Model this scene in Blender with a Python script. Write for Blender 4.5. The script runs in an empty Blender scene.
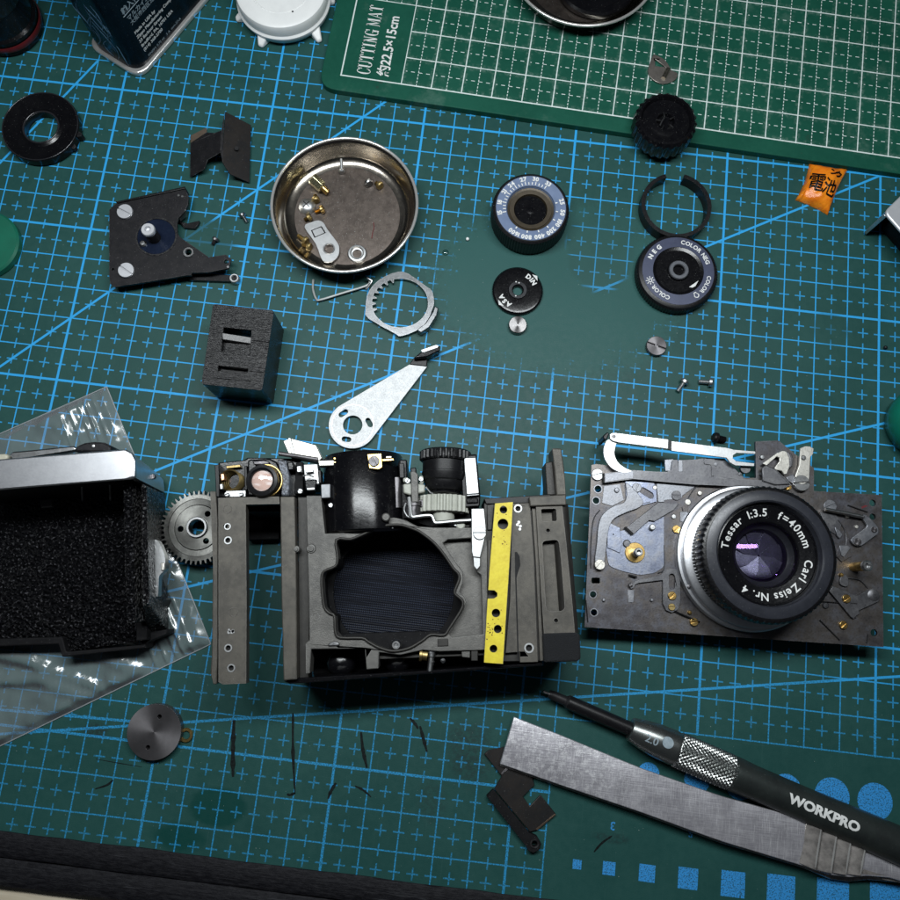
import bpy, bmesh, math, random
from mathutils import Vector, Matrix, noise as mnoise
from mathutils.geometry import tessellate_polygon
random.seed(7)
sc = bpy.context.scene
COL = sc.collection
PI = math.pi
MM = 0.001
# ------------------------------------------------------------------ camera, world, lamp
FPX = 778.172
RC = ((0.99303186, -0.11728307, -0.01150674), (0.11725364, 0.97353833, 0.19614969), (-0.01180279, -0.1961321, 0.98050645))
CAM = Vector((0.179, -0.247, 229.461))            # mm above the mat
cd = bpy.data.cameras.new("camera"); cam = bpy.data.objects.new("camera", cd); COL.objects.link(cam)
cd.sensor_width = 36.0; cd.lens = FPX / 900 * 36.0; cd.clip_start = 0.005; cd.clip_end = 20.0
cx = Vector((RC[0][0], -RC[0][1], -RC[0][2])); cy = -Vector((RC[1][0], -RC[1][1], -RC[1][2])); cz = -Vector((RC[2][0], -RC[2][1], -RC[2][2]))
m = Matrix((cx, cy, cz)).transposed().to_4x4(); m.translation = CAM * MM
cam.matrix_world = m
sc.camera = cam
w = bpy.data.worlds.new("World"); sc.world = w; w.use_nodes = True
bg = w.node_tree.nodes["Background"]; bg.inputs[0].default_value = (0.75, 0.86, 1.0, 1); bg.inputs[1].default_value = 0.024
def area(name, loc, target, sx, sy, power, col):
    l = bpy.data.lights.new(name, 'AREA'); l.shape = 'RECTANGLE'; l.size = sx * MM; l.size_y = sy * MM
    l.energy = power; l.color = col
    o = bpy.data.objects.new(name, l); COL.objects.link(o)
    o.location = Vector(loc) * MM
    o.rotation_euler = (Vector(target) - Vector(loc)).to_track_quat('-Z', 'Y').to_euler()
    return o
# a long LED bar lamp over the far side of the bench
area("desk_lamp", (-18, 112, 275), (-8, 30, 0), 300, 40, 1.12, (0.93, 0.98, 1.0))
vs = sc.view_settings; vs.view_transform = 'Standard'; vs.look = 'None'; vs.exposure = 0.0; vs.gamma = 1.0; vs.use_curve_mapping = False
sc.cycles.adaptive_threshold = 0.02; sc.cycles.max_bounces = 6; sc.cycles.diffuse_bounces = 2; sc.cycles.glossy_bounces = 3; sc.cycles.transparent_max_bounces = 16; sc.cycles.caustics_reflective = False; sc.cycles.caustics_refractive = False

# ------------------------------------------------------------------ helpers
def W(u, v, z=0.0):
    """point at height z (mm) seen at photograph pixel u, v"""
    a, b = (u - 450) / FPX, (v - 450) / FPX
    i = RC[0][0] * a + RC[1][0] * b + RC[2][0]; j = RC[0][1] * a + RC[1][1] * b + RC[2][1]; k = RC[0][2] * a + RC[1][2] * b + RC[2][2]
    d = Vector((i, -j, -k)); t = (z - CAM.z) / d.z
    return CAM + d * t
def P2(pts, z): return [tuple(W(u, v, z).xy) for u, v in pts]
def RAD(u, v, z, pr): return (W(u + pr, v, z) - W(u - pr, v, z)).length / 2
def circ(x, y, r, n=32, a0=0.0): return [(x + r * math.cos(a0 + 2 * PI * k / n), y + r * math.sin(a0 + 2 * PI * k / n)) for k in range(n)]
def pcirc(u, v, pr, z, n=24):
    c = W(u, v, z); return circ(c.x, c.y, RAD(u, v, z, pr), n)
def capsule(p, q, r, n=8):
    a = math.atan2(q[1] - p[1], q[0] - p[0]); o = []
    for k in range(n + 1): t = a - PI / 2 + PI * k / n; o.append((q[0] + r * math.cos(t), q[1] + r * math.sin(t)))
    for k in range(n + 1): t = a + PI / 2 + PI * k / n; o.append((p[0] + r * math.cos(t), p[1] + r * math.sin(t)))
    return o
def smooth(pts, n=4, closed=True):
    """Catmull-Rom through the points"""
    o = []; L = len(pts); rng = range(L) if closed else range(L - 1)
    for k in rng:
        p = [Vector(pts[(k + d) % L] if closed else pts[min(max(k + d, 0), L - 1)]) for d in (-1, 0, 1, 2)]
        for s in range(n):
            t = s / n
            q = 0.5 * ((2 * p[1]) + (-p[0] + p[2]) * t + (2 * p[0] - 5 * p[1] + 4 * p[2] - p[3]) * t * t + (-p[0] + 3 * p[1] - 3 * p[2] + p[3]) * t ** 3)
            o.append(tuple(q))
    if not closed: o.append(tuple(pts[-1]))
    return o
def rounded(pts, r, n=4):
    """polygon with its corners rounded"""
    o = []; L = len(pts)
    for k in range(L):
        p, a, b = Vector(pts[k]), Vector(pts[k - 1]), Vector(pts[(k + 1) % L])
        u, v = (a - p), (b - p); d = min(r, u.length * .45, v.length * .45); u.normalize(); v.normalize()
        s, e = p + u * d, p + v * d
        for i in range(n + 1):
            t = i / n; o.append(tuple(s * (1 - t) ** 2 + p * 2 * t * (1 - t) + e * t * t))
    return o
def area2(p): return sum(p[k - 1][0] * p[k][1] - p[k][0] * p[k - 1][1] for k in range(len(p))) / 2
class MB:
    def __init__(s): s.v = []; s.f = []; s.xf = Matrix.Identity(4)
    def add(s, vs, fs):
        o = len(s.v); s.v += [s.xf @ Vector(p) for p in vs]; s.f += [tuple(i + o for i in f) for f in fs]; return s
    def prism(s, out, z0, z1, holes=()):
        """extruded outline with holes; z may be callables of (x, y)"""
        f0 = z0 if callable(z0) else (lambda x, y: z0); f1 = z1 if callable(z1) else (lambda x, y: z1)
        loops = [list(out)] + [list(h) for h in holes]
        if area2(loops[0]) < 0: loops[0].reverse()
        for h in loops[1:]:
            if area2(h) > 0: h.reverse()
        flat = [p for l in loops for p in l]; n = len(flat)
        if not holes and len(out) <= 64 and s.convex(loops[0]): tri = [tuple(range(n))]
        else:
            tri = []
            for t in tessellate_polygon([[Vector((p[0], p[1], 0)) for p in l] for l in loops]):
                a, b, c = (flat[i] for i in t)
                if (b[0] - a[0]) * (c[1] - a[1]) - (c[0] - a[0]) * (b[1] - a[1]) < 0: t = (t[0], t[2], t[1])
                tri.append(tuple(t))
        vs = [(x, y, f1(x, y)) for x, y in flat] + [(x, y, f0(x, y)) for x, y in flat]
        fs = list(tri) + [tuple(n + i for i in reversed(t)) for t in tri]
        o = 0
        for l in loops:
            L = len(l)
            for k in range(L):
                a, b = o + k, o + (k + 1) % L; fs.append((b, a, n + a, n + b))
            o += L
        return s.add(vs, fs)
    @staticmethod
    def convex(p):
        L = len(p)
        for k in range(L):
            a, b, c = p[k - 2], p[k - 1], p[k]
            if (b[0] - a[0]) * (c[1] - b[1]) - (b[1] - a[1]) * (c[0] - b[0]) < -1e-9: return False
        return True
    def lathe(s, prof, c=(0, 0, 0), seg=48, mod=None):
        """profile of (r, z) spun round the local z axis; mod(k, i, r, z) may reshape it"""
        vs = []; fs = []; n = len(prof)
        for k in range(seg):
            a = 2 * PI * k / seg
            for i, (r, z) in enumerate(prof):
                if mod: r, z = mod(k, i, r, z)
                vs.append((c[0] + r * math.cos(a), c[1] + r * math.sin(a), c[2] + z))
        for k in range(seg):
            k2 = (k + 1) % seg
            for i in range(n - 1): fs.append((k * n + i, k2 * n + i, k2 * n + i + 1, k * n + i + 1))
        if prof[0][0] > 1e-6 and prof[0] != prof[-1]: fs.append(tuple(k * n for k in reversed(range(seg))))
        if prof[-1][0] > 1e-6 and prof[0] != prof[-1]: fs.append(tuple(k * n + n - 1 for k in range(seg)))
        return s.add(vs, fs)
    def disc(s, c, r, z0, z1, seg=32, ch=0.12): return s.lathe([(r - ch * 0, z0), (r, z1 - ch), (r - ch, z1)], (c[0], c[1], 0), seg)
    def ring(s, c, r0, r1, z0, z1, seg=48, ch=0.1):
        return s.lathe([(r0, z0), (r1, z0), (r1, z1 - ch), (r1 - ch, z1), (r0 + ch, z1), (r0, z1 - ch), (r0, z0)], (c[0], c[1], 0), seg)
    def box(s, x0, x1, y0, y1, z0, z1):
        vs = [(x, y, z) for z in (z0, z1) for y in (y0, y1) for x in (x0, x1)]
        return s.add(vs, [(0, 2, 3, 1), (4, 5, 7, 6), (0, 1, 5, 4), (2, 6, 7, 3), (0, 4, 6, 2), (1, 3, 7, 5)])
    def hexa(s, b, t): return s.add(list(b) + list(t), [(3, 2, 1, 0), (4, 5, 6, 7)] + [(k, (k + 1) % 4, 4 + (k + 1) % 4, 4 + k) for k in range(4)])
    def tube(s, pts, r, seg=10, closed=False):
        pts = [Vector(p) for p in pts]; L = len(pts); vs = []; fs = []; up = None
        for k in range(L):
            a = pts[(k - 1) % L] if closed or k else pts[k]; b = pts[(k + 1) % L] if closed or k < L - 1 else pts[k]
            t = (b - a).normalized()
            if up is None: up = t.orthogonal().normalized()
            up = (up - t * up.dot(t)).normalized(); w_ = t.cross(up); rr = r(k / (L - 1)) if callable(r) else r
            for i in range(seg): q = 2 * PI * i / seg; vs.append(pts[k] + (up * math.cos(q) + w_ * math.sin(q)) * rr)
        for k in range(L if closed else L - 1):
            k2 = (k + 1) % L
            for i in range(seg): i2 = (i + 1) % seg; fs.append((k * seg + i, k * seg + i2, k2 * seg + i2, k2 * seg + i))
        if not closed: fs += [tuple(reversed(range(seg))), tuple((L - 1) * seg + i for i in range(seg))]
        return s.add(vs, fs)
    def sheet(s, quad, th):
        """flat polygon in space given a thickness along its normal"""
        q = [Vector(p) for p in quad]; n = (q[1] - q[0]).cross(q[2] - q[1]).normalized()
        if n.z < 0: q.reverse(); n = -n
        L = len(q)
        return s.add(q + [p - n * th for p in q], [tuple(range(L)), tuple(L + k for k in reversed(range(L)))] + [((k + 1) % L, k, L + k, L + (k + 1) % L) for k in range(L)])
ROOT = {}
def build(name, mb, mat, parent=None, bevel=0.0, ang=32, seg=2, flat=False):
    off = ROOT.get(parent.name, Vector((0, 0, 0))) if parent else Vector((0, 0, 0))
    me = bpy.data.meshes.new(name)
    me.from_pydata([(p - off) * MM for p in mb.v], [], mb.f); me.validate(); me.update()
    bm = bmesh.new(); bm.from_mesh(me); bmesh.ops.recalc_face_normals(bm, faces=bm.faces[:]) if not flat else None; bm.to_mesh(me); bm.free()
    if not flat:
        me.shade_smooth(); me.set_sharp_from_angle(angle=math.radians(ang))
    me.materials.append(mat)
    o = bpy.data.objects.new(name, me); COL.objects.link(o)
    if parent: o.parent = parent; ROOT[o.name] = off
    if bevel:
        b = o.modifiers.new("bevel", 'BEVEL'); b.width = bevel * MM; b.segments = seg; b.limit_method = 'ANGLE'; b.angle_limit = math.radians(40)
    return o
def thing(name, label, cat, at, group=None):
    o = bpy.data.objects.new(name, None); COL.objects.link(o); o.empty_display_size = 0.005
    p = Vector((at[0], at[1], at[2] if len(at) > 2 else 0)); o.location = p * MM; ROOT[o.name] = p
    o["label"] = label; o["category"] = cat
    if group: o["group"] = group
    return o
def tag(o, label, cat, group=None):
    o["label"] = label; o["category"] = cat
    if group: o["group"] = group
    return o
def solo(name, label, cat, mb, mat, at, bevel=0.0, group=None, ang=32):
    """a thing that is one mesh, its origin at its base"""
    p = Vector((at[0], at[1], at[2] if len(at) > 2 else 0)); q = MB(); q.v = [v - p for v in mb.v]; q.f = mb.f
    o = build(name, q, mat, None, bevel, ang); o.location = p * MM; ROOT[o.name] = p
    return tag(o, label, cat, group)
def text_mesh(txt, size, bold=0.0, align='CENTER', xs=1.0):
    """flat letter faces in mm, base line on y = 0"""
    cu = bpy.data.curves.new("lettering", 'FONT'); cu.body = txt; cu.size = size * MM * 1.38; cu.align_x = align; cu.offset = bold * MM; cu.resolution_u = 3
    o = bpy.data.objects.new("lettering", cu); COL.objects.link(o)
    dg = bpy.context.evaluated_depsgraph_get(); dg.update()
    me = bpy.data.meshes.new_from_object(o.evaluated_get(dg))
    vs = [Vector((v.co.x / MM * xs, v.co.y / MM, 0)) for v in me.vertices]; fs = [tuple(p.vertices) for p in me.polygons]
    bpy.data.objects.remove(o); bpy.data.curves.remove(cu); bpy.data.meshes.remove(me)
    return vs, fs
def finer(vs, fs, mx):
    """split letter faces so that they can follow a curved surface"""
    bm = bmesh.new(); q = [bm.verts.new(v) for v in vs]; bm.verts.ensure_lookup_table()
    for f in fs:
        try: bm.faces.new([q[i] for i in f])
        except ValueError: pass
    bmesh.ops.triangulate(bm, faces=bm.faces[:])
    for _ in range(5):
        e = [x for x in bm.edges if x.calc_length() > mx]
        if not e: break
        bmesh.ops.subdivide_edges(bm, edges=e, cuts=1); bmesh.ops.triangulate(bm, faces=bm.faces[:])
    bm.verts.index_update(); o = ([v.co.copy() for v in bm.verts], [tuple(v.index for v in f.verts) for f in bm.faces]); bm.free(); return o
def put_text(mb, txt, size, mat4, bold=0.0, align='CENTER', xs=1.0):
    vs, fs = text_mesh(txt, size, bold, align, xs); mb.add([mat4 @ v for v in vs], fs)
def arc_text(mb, txt, size, c, r, a0, z, bold=0.0, gap=1.0, centre=False, zf=None):
    """letters set round a ring, tops outwards, clockwise from angle a0 (degrees)"""
    gl = []; tot = 0
    for ch in txt:
        if ch == ' ': gl.append((None, None, size * .42)); continue
        vs, fs = text_mesh(ch, size, bold, 'LEFT')
        x0 = min(v.x for v in vs); x1 = max(v.x for v in vs)
        gl.append(([v - Vector(((x0 + x1) / 2, 0, 0)) for v in vs], fs, (x1 - x0) + size * .16 * gap))
    tot = sum(g[2] for g in gl); a = math.radians(a0) + (tot / r / 2 if centre else 0)
    for vs, fs, wd in gl:
        a -= wd / r / 2
        if vs: 
            M4 = Matrix.Translation((c[0] + r * math.cos(a), c[1] + r * math.sin(a), z)) @ Matrix.Rotation(a - PI / 2, 4, 'Z')
            mb.add([M4 @ v for v in vs], fs)
        a -= wd / r / 2

# ------------------------------------------------------------------ materials
def lin(r, g, b):
    f = lambda c: (c / 255) / 12.92 if c <= 10 else ((c / 255 + .055) / 1.055) ** 2.4
    return (f(r), f(g), f(b))
class S:
    """a shader value with arithmetic"""
    nt = None
    def __init__(s, x): s.x = x
    @staticmethod
    def op(o, *a, clamp=False):
        n = S.nt.nodes.new('ShaderNodeMath'); n.operation = o; n.use_clamp = clamp
        for k, q in enumerate(a):
            q = q.x if isinstance(q, S) else q
            if isinstance(q, (int, float)): n.inputs[k].default_value = q
            else: S.nt.links.new(q, n.inputs[k])
        return S(n.outputs[0])
    def __add__(s, o): return S.op('ADD', s, o)
    __radd__ = __add__
    def __sub__(s, o): return S.op('SUBTRACT', s, o)
    def __rsub__(s, o): return S.op('SUBTRACT', o, s)
    def __mul__(s, o): return S.op('MULTIPLY', s, o)
    __rmul__ = __mul__
    def __truediv__(s, o): return S.op('DIVIDE', s, o)
    def abs(s): return S.op('ABSOLUTE', s)
    def fract(s): return S.op('FRACT', s)
    def lt(s, o): return S.op('LESS_THAN', s, o)
    def gt(s, o): return S.op('GREATER_THAN', s, o)
    def max(s, o): return S.op('MAXIMUM', s, o)
    def min(s, o): return S.op('MINIMUM', s, o)
    def sqrt(s): return S.op('SQRT', s)
    def clamp(s): return S.op('ADD', s, 0, clamp=True)
    def step(s, a, b):
        n = S.nt.nodes.new('ShaderNodeMapRange'); n.interpolation_type = 'SMOOTHSTEP'
        S.nt.links.new(s.x, n.inputs[0]); n.inputs[1].default_value = a; n.inputs[2].default_value = b; return S(n.outputs[0])
def coords(nt):
    """object coordinates in mm"""
    t = nt.nodes.new('ShaderNodeTexCoord'); v = nt.nodes.new('ShaderNodeVectorMath'); v.operation = 'SCALE'; v.inputs[3].default_value = 1000
    nt.links.new(t.outputs['Object'], v.inputs[0]); return v.outputs[0]
def noise(nt, co, scale, detail=3, rough=.55, stretch=None):
    if stretch:
        mp = nt.nodes.new('ShaderNodeMapping'); mp.inputs['Scale'].default_value = stretch[:3]
        if len(stretch) > 3: mp.inputs['Rotation'].default_value = (0, 0, math.radians(stretch[3]))
        nt.links.new(co, mp.inputs[0]); co = mp.outputs[0]
    n = nt.nodes.new('ShaderNodeTexNoise'); n.inputs['Scale'].default_value = scale; n.inputs['Detail'].default_value = detail; n.inputs['Roughness'].default_value = rough
    nt.links.new(co, n.inputs['Vector']); return S(n.outputs[0])
def mixc(nt, fac, a, b):
    n = nt.nodes.new('ShaderNodeMix'); n.data_type = 'RGBA'
    nt.links.new(fac.x, n.inputs[0])
    for k, q in ((6, a), (7, b)):
        if isinstance(q, tuple): n.inputs[k].default_value = (*q[:3], 1)
        else: nt.links.new(q, n.inputs[k])
    return n.outputs[2]
def newmat(name):
    M = bpy.data.materials.new(name); M.use_nodes = True; nt = M.node_tree; S.nt = nt
    return M, nt, nt.nodes["Principled BSDF"]
def bumpit(nt, p, h, dist, strength=1.0):
    b = nt.nodes.new('ShaderNodeBump'); b.inputs['Distance'].default_value = dist * MM; b.inputs['Strength'].default_value = strength
    nt.links.new(h.x, b.inputs['Height']); nt.links.new(b.outputs[0], p.inputs['Normal'])
def edge_mask(nt, n, rad=.32):
    """handled edges rubbed bare: where the rounded normal leaves the face normal"""
    b = nt.nodes.new('ShaderNodeBevel'); b.samples = 4; b.inputs[0].default_value = rad * MM
    g = nt.nodes.new('ShaderNodeNewGeometry'); d = nt.nodes.new('ShaderNodeVectorMath'); d.operation = 'DOT_PRODUCT'
    nt.links.new(b.outputs[0], d.inputs[0]); nt.links.new(g.outputs['True Normal'], d.inputs[1])
    return (1 - S(d.outputs['Value'])).step(.01, .14) * n.step(.36, .58)
def pbr(name, col, rough=.45, metal=0.0, col2=None, vs=.25, bump=None, rv=.12, aniso=None, spec=.5, dust=0.0, scratch=0.0, stretch=None, coat=0.0, wear=None):
    """worn real-world surface: colour blotches, uneven gloss, fine relief, optional scratches and dust specks"""
    M, nt, p = newmat(name); co = coords(nt)
    n1 = noise(nt, co, vs, 4, .6, stretch); n2 = noise(nt, co, vs * 5, 3, .6, stretch)
    c2 = col2 or tuple(c * .72 for c in col)
    base = mixc(nt, (n1 * .7 + n2 * .3).step(.36, .66), col, c2)
    rgh = n2 * (2 * rv) + (rough - rv)
    if scratch:
        s1 = noise(nt, co, 1.0, 1, .5, (6.0, .35, 1, 31)); s2 = noise(nt, co, 1.1, 1, .5, (.4, 7.0, 1, -13)); s3 = noise(nt, co, .9, 1, .5, (8.0, .5, 1, -58)); pm = noise(nt, co, .22, 3, .6).step(.42, .62)
        sm = (s1.step(.70, .74)).max(s2.step(.71, .75)).max(s3.step(.70, .74)) * pm * scratch
        base = mixc(nt, sm, base, tuple(min(1, c * 1.6 + .12) for c in col)); rgh = rgh + sm * .15
    if wear: base = mixc(nt, edge_mask(nt, noise(nt, co, .8, 3, .6)), base, wear)
    if dust:
        d = noise(nt, co, 3.2, 1, .4).gt(.755) * dust
        base = mixc(nt, d, base, (.42, .43, .42)); rgh = rgh + d * .3
    nt.links.new(base, p.inputs['Base Color']); nt.links.new(rgh.clamp().x, p.inputs['Roughness'])
    p.inputs['Metallic'].default_value = metal; p.inputs['Specular IOR Level'].default_value = spec
    if coat: p.inputs['Coat Weight'].default_value = coat; p.inputs['Coat Roughness'].default_value = .12
    if aniso:
        t = nt.nodes.new('ShaderNodeTangent'); t.direction_type = 'RADIAL'; t.axis = 'Z'
        p.inputs['Anisotropic'].default_value = aniso; nt.links.new(t.outputs[0], p.inputs['Tangent'])
    if bump: bumpit(nt, p, noise(nt, co, bump[0], 4, .65, stretch), bump[1])
    return M
MAT = {}
MAT['steel'] = pbr('steel', (.42, .43, .44), .33, 1, (.32, .32, .32), .3, (3, .01), scratch=.5)
MAT['bright'] = pbr('bright_nickel', (.52, .53, .535), .42, 1, (.43, .44, .445), .3, (2.5, .012), rv=.1, scratch=.25)
MAT['bowl'] = pbr('bowl_steel', (.42, .38, .33), .2, 1, (.30, .27, .23), .12, (.35, .03), rv=.06, scratch=.4)
MAT['bowlfloor'] = pbr('bowl_floor_steel', (.165, .138, .122), .42, 1, (.105, .088, .078), .5, (2.0, .02), rv=.1, scratch=.35, dust=1.0)
MAT['alu'] = pbr('satin_aluminium', (.60, .61, .64), .36, 1, (.66, .67, .70), .4, (9, .006), rv=.05)
MAT['brass'] = pbr('brass', (.75, .52, .20), .3, 1, (.55, .36, .12), .6, rv=.1)
MAT['brassd'] = pbr('dull_brass', (.42, .32, .14), .45, 1, (.25, .18, .08), .6, rv=.1)
MAT['black'] = pbr('black_paint', (.005, .005, .006), .38, 0, (.008, .008, .009), .4, (4, .01), dust=.2, spec=.3)
MAT['gloss'] = pbr('gloss_black', (.003, .003, .004), .2, 0, (.005, .005, .006), .3, (1.2, .02), rv=.08, dust=.2, spec=.35)
MAT['matt'] = pbr('matt_black', (.005, .005, .006), .7, 0, (.009, .009, .010), .5, (5, .03), dust=.2, spec=.15)
MAT['blackmetal'] = pbr('blackened_metal', (.012, .012, .014), .48, .3, (.020, .019, .021), .4, (4, .012), scratch=.12, dust=.25, spec=.25, wear=(.09, .09, .09))
MAT['browned'] = pbr('browned_metal', (.022, .018, .016), .5, .4, (.011, .011, .012), .25, (4, .01), dust=.2)
MAT['collarbrown'] = pbr('brown_collar', (.060, .046, .028), .45, .4, (.04, .031, .02), .5)
MAT['lever'] = pbr('satin_lever_steel', (.44, .45, .455), .58, 1, (.38, .39, .395), .5, (5, .02), rv=.08, scratch=.4)
MAT['ringsteel'] = pbr('ring_steel', (.27, .28, .29), .32, 1, (.21, .215, .22), .4, (3, .01), scratch=.4, wear=(.6, .61, .62))
MAT['paleal'] = pbr('pale_aluminium', (.62, .63, .66), .4, .5, (.56, .57, .60), .4, (9, .006), rv=.05)
MAT['frontring'] = pbr('front_ring_satin', (.030, .032, .041), .32, .1, (.022, .024, .031), .3, scratch=.1, dust=.3)
MAT['frame'] = pbr('cast_grey_frame', (.096, .088, .074), .50, .3, (.055, .051, .044), .16, (5, .05), rv=.06, dust=.2, wear=(.20, .19, .175))
MAT['cast'] = pbr('raw_casting', (.135, .131, .122), .5, .35, (.080, .078, .074), .16, (3.0, .07), rv=.1, wear=(.30, .30, .29))
MAT['framed'] = pbr('dark_frame', (.034, .032, .029), .5, .3, (.024, .023, .021), .5, (6, .02))
MAT['leather'] = None
MAT['white'] = pbr('white_plastic', (.80, .81, .80), .42, 0, (.74, .75, .745), .1, (2, .01), rv=.05, dust=.15)
MAT['nylon'] = pbr('nylon', (.42, .43, .38), .5, 0, (.36, .37, .32), .3, (3, .02))
MAT['yellow'] = pbr('yellow_strip', (.74, .62, .03), .5, 0, (.60, .47, .015), .25, (2.5, .03), dust=.1, scratch=.12, wear=(.34, .29, .10))
MAT['orange'] = None
MAT['green'] = pbr('green_plastic', (.008, .13, .08), .4, 0, (.007, .11, .068), .1, rv=.05)
MAT['teal'] = pbr('teal_plastic', (.003, .14, .09), .35, 0, (.003, .12, .075), .1, rv=.05)
MAT['navy'] = pbr('navy_tin', (.0015, .004, .008), .25, 0, (.002, .006, .011), .2, rv=.06, dust=.15, spec=.15)
MAT['print'] = pbr('white_print', (.72, .73, .72), .55, 0, (.6, .61, .6), .9)
MAT['printdim'] = pbr('grey_print', (.30, .36, .40), .5, 0, (.2, .26, .3), .9)
MAT['printblue'] = pbr('pale_blue_print', (.10, .20, .30), .45, 0, (.03, .08, .14), .4)
MAT['dialblue'] = pbr('dial_blue', (.15, .20, .32), .42, .2, (.12, .165, .27), .3, (5, .008), dust=.2)
MAT['dialnavy'] = pbr('dial_navy', (.055, .065, .115), .42, .2, (.045, .053, .095), .3, (5, .008), dust=.2)
MAT['bluedisc'] = pbr('blue_black_disc', (.008, .014, .034), .22, .3, (.012, .02, .045), .3, rv=.06)
MAT['turned'] = pbr('turned_steel', (.20, .195, .195), .3, 1, (.28, .27, .27), .3, aniso=.85, rv=.05)
MAT['turneddark'] = pbr('turned_dark_steel', (.15, .143, .15), .42, .8, (.12, .115, .12), .3, aniso=.7, rv=.05)
MAT['gear'] = pbr('gear_steel', (.18, .18, .168), .36, 1, (.115, .115, .108), .4, aniso=.6, scratch=.4)
MAT['ink'] = pbr('black_ink', (.002, .003, .003), .6, 0, (.008, .014, .014), 1.5, spec=.15)
MAT['gunmetal'] = pbr('gunmetal_handle', (.050, .061, .058), .36, .6, (.034, .040, .040), .1, (6, .006), rv=.05, dust=.2)
MAT['knurl'] = pbr('knurled_steel', (.42, .44, .43), .3, 1, (.36, .37, .36), .5)
MAT['collar'] = pbr('collar_steel', (.20, .215, .21), .3, .9, (.18, .19, .188), .5, (8, .006))
def tweezer_mat():
    M, nt, p = newmat('scratched_steel'); co = coords(nt)
    n = noise(nt, co, .16, 4, .6); f = noise(nt, co, .8, 5, .75); w_ = W(520, 748); sx = nt.nodes.new('ShaderNodeSeparateXYZ'); nt.links.new(co, sx.inputs[0]); q = 1 - S(sx.outputs[0]).step(-30, -8)
    s1 = noise(nt, co, 1.0, 2, .5, (8.0, .22, 1, 40)); s2 = noise(nt, co, 1.1, 2, .5, (8, .35, 1, 62)); s3 = noise(nt, co, .8, 2, .5, (9.0, .25, 1, -24))
    br = noise(nt, co, .7, 3, .6, (.22, 5.0, 1, -24)); b = mixc(nt, (n * .45 + br * .55).step(.40, .60), (.50, .485, .53), (.66, .645, .69)); fl = f.step(.50, .60) * (q * .75 + .10)
    sc_ = s1.step(.62, .66).max(s2.step(.63, .67)).max(s3.step(.63, .67)) * .75
    b = mixc(nt, fl.max(sc_), b, (.95, .94, .97)); nt.links.new(b, p.inputs['Base Color'])
    nt.links.new((n * .24 + .26).x, p.inputs['Roughness']); p.inputs['Metallic'].default_value = .72
    bumpit(nt, p, br + s1 * .5, .035); return M
MAT['tweezer'] = tweezer_mat()
MAT['tweezerdark'] = pbr('worn_grip_steel', (.56, .52, .49), .27, .7, (.25, .235, .225), .3, (3, .01))
MAT['darkhole'] = pbr('dark_recess', (.006, .006, .007), .8, 0)
MAT['lensblack'] = pbr('lens_black', (.004, .004, .005), .3, 0, (.006, .006, .007), .4, dust=.15, spec=.35)
MAT['lensring'] = pbr('lens_satin_ring', (.016, .017, .021), .34, .15, (.011, .012, .015), .3, scratch=.1, dust=.2, spec=.45)
MAT['iris'] = pbr('iris_blade', (.26, .26, .29), .3, .85, (.20, .20, .225), .5, spec=.5)
MAT['plate'] = None
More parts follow.
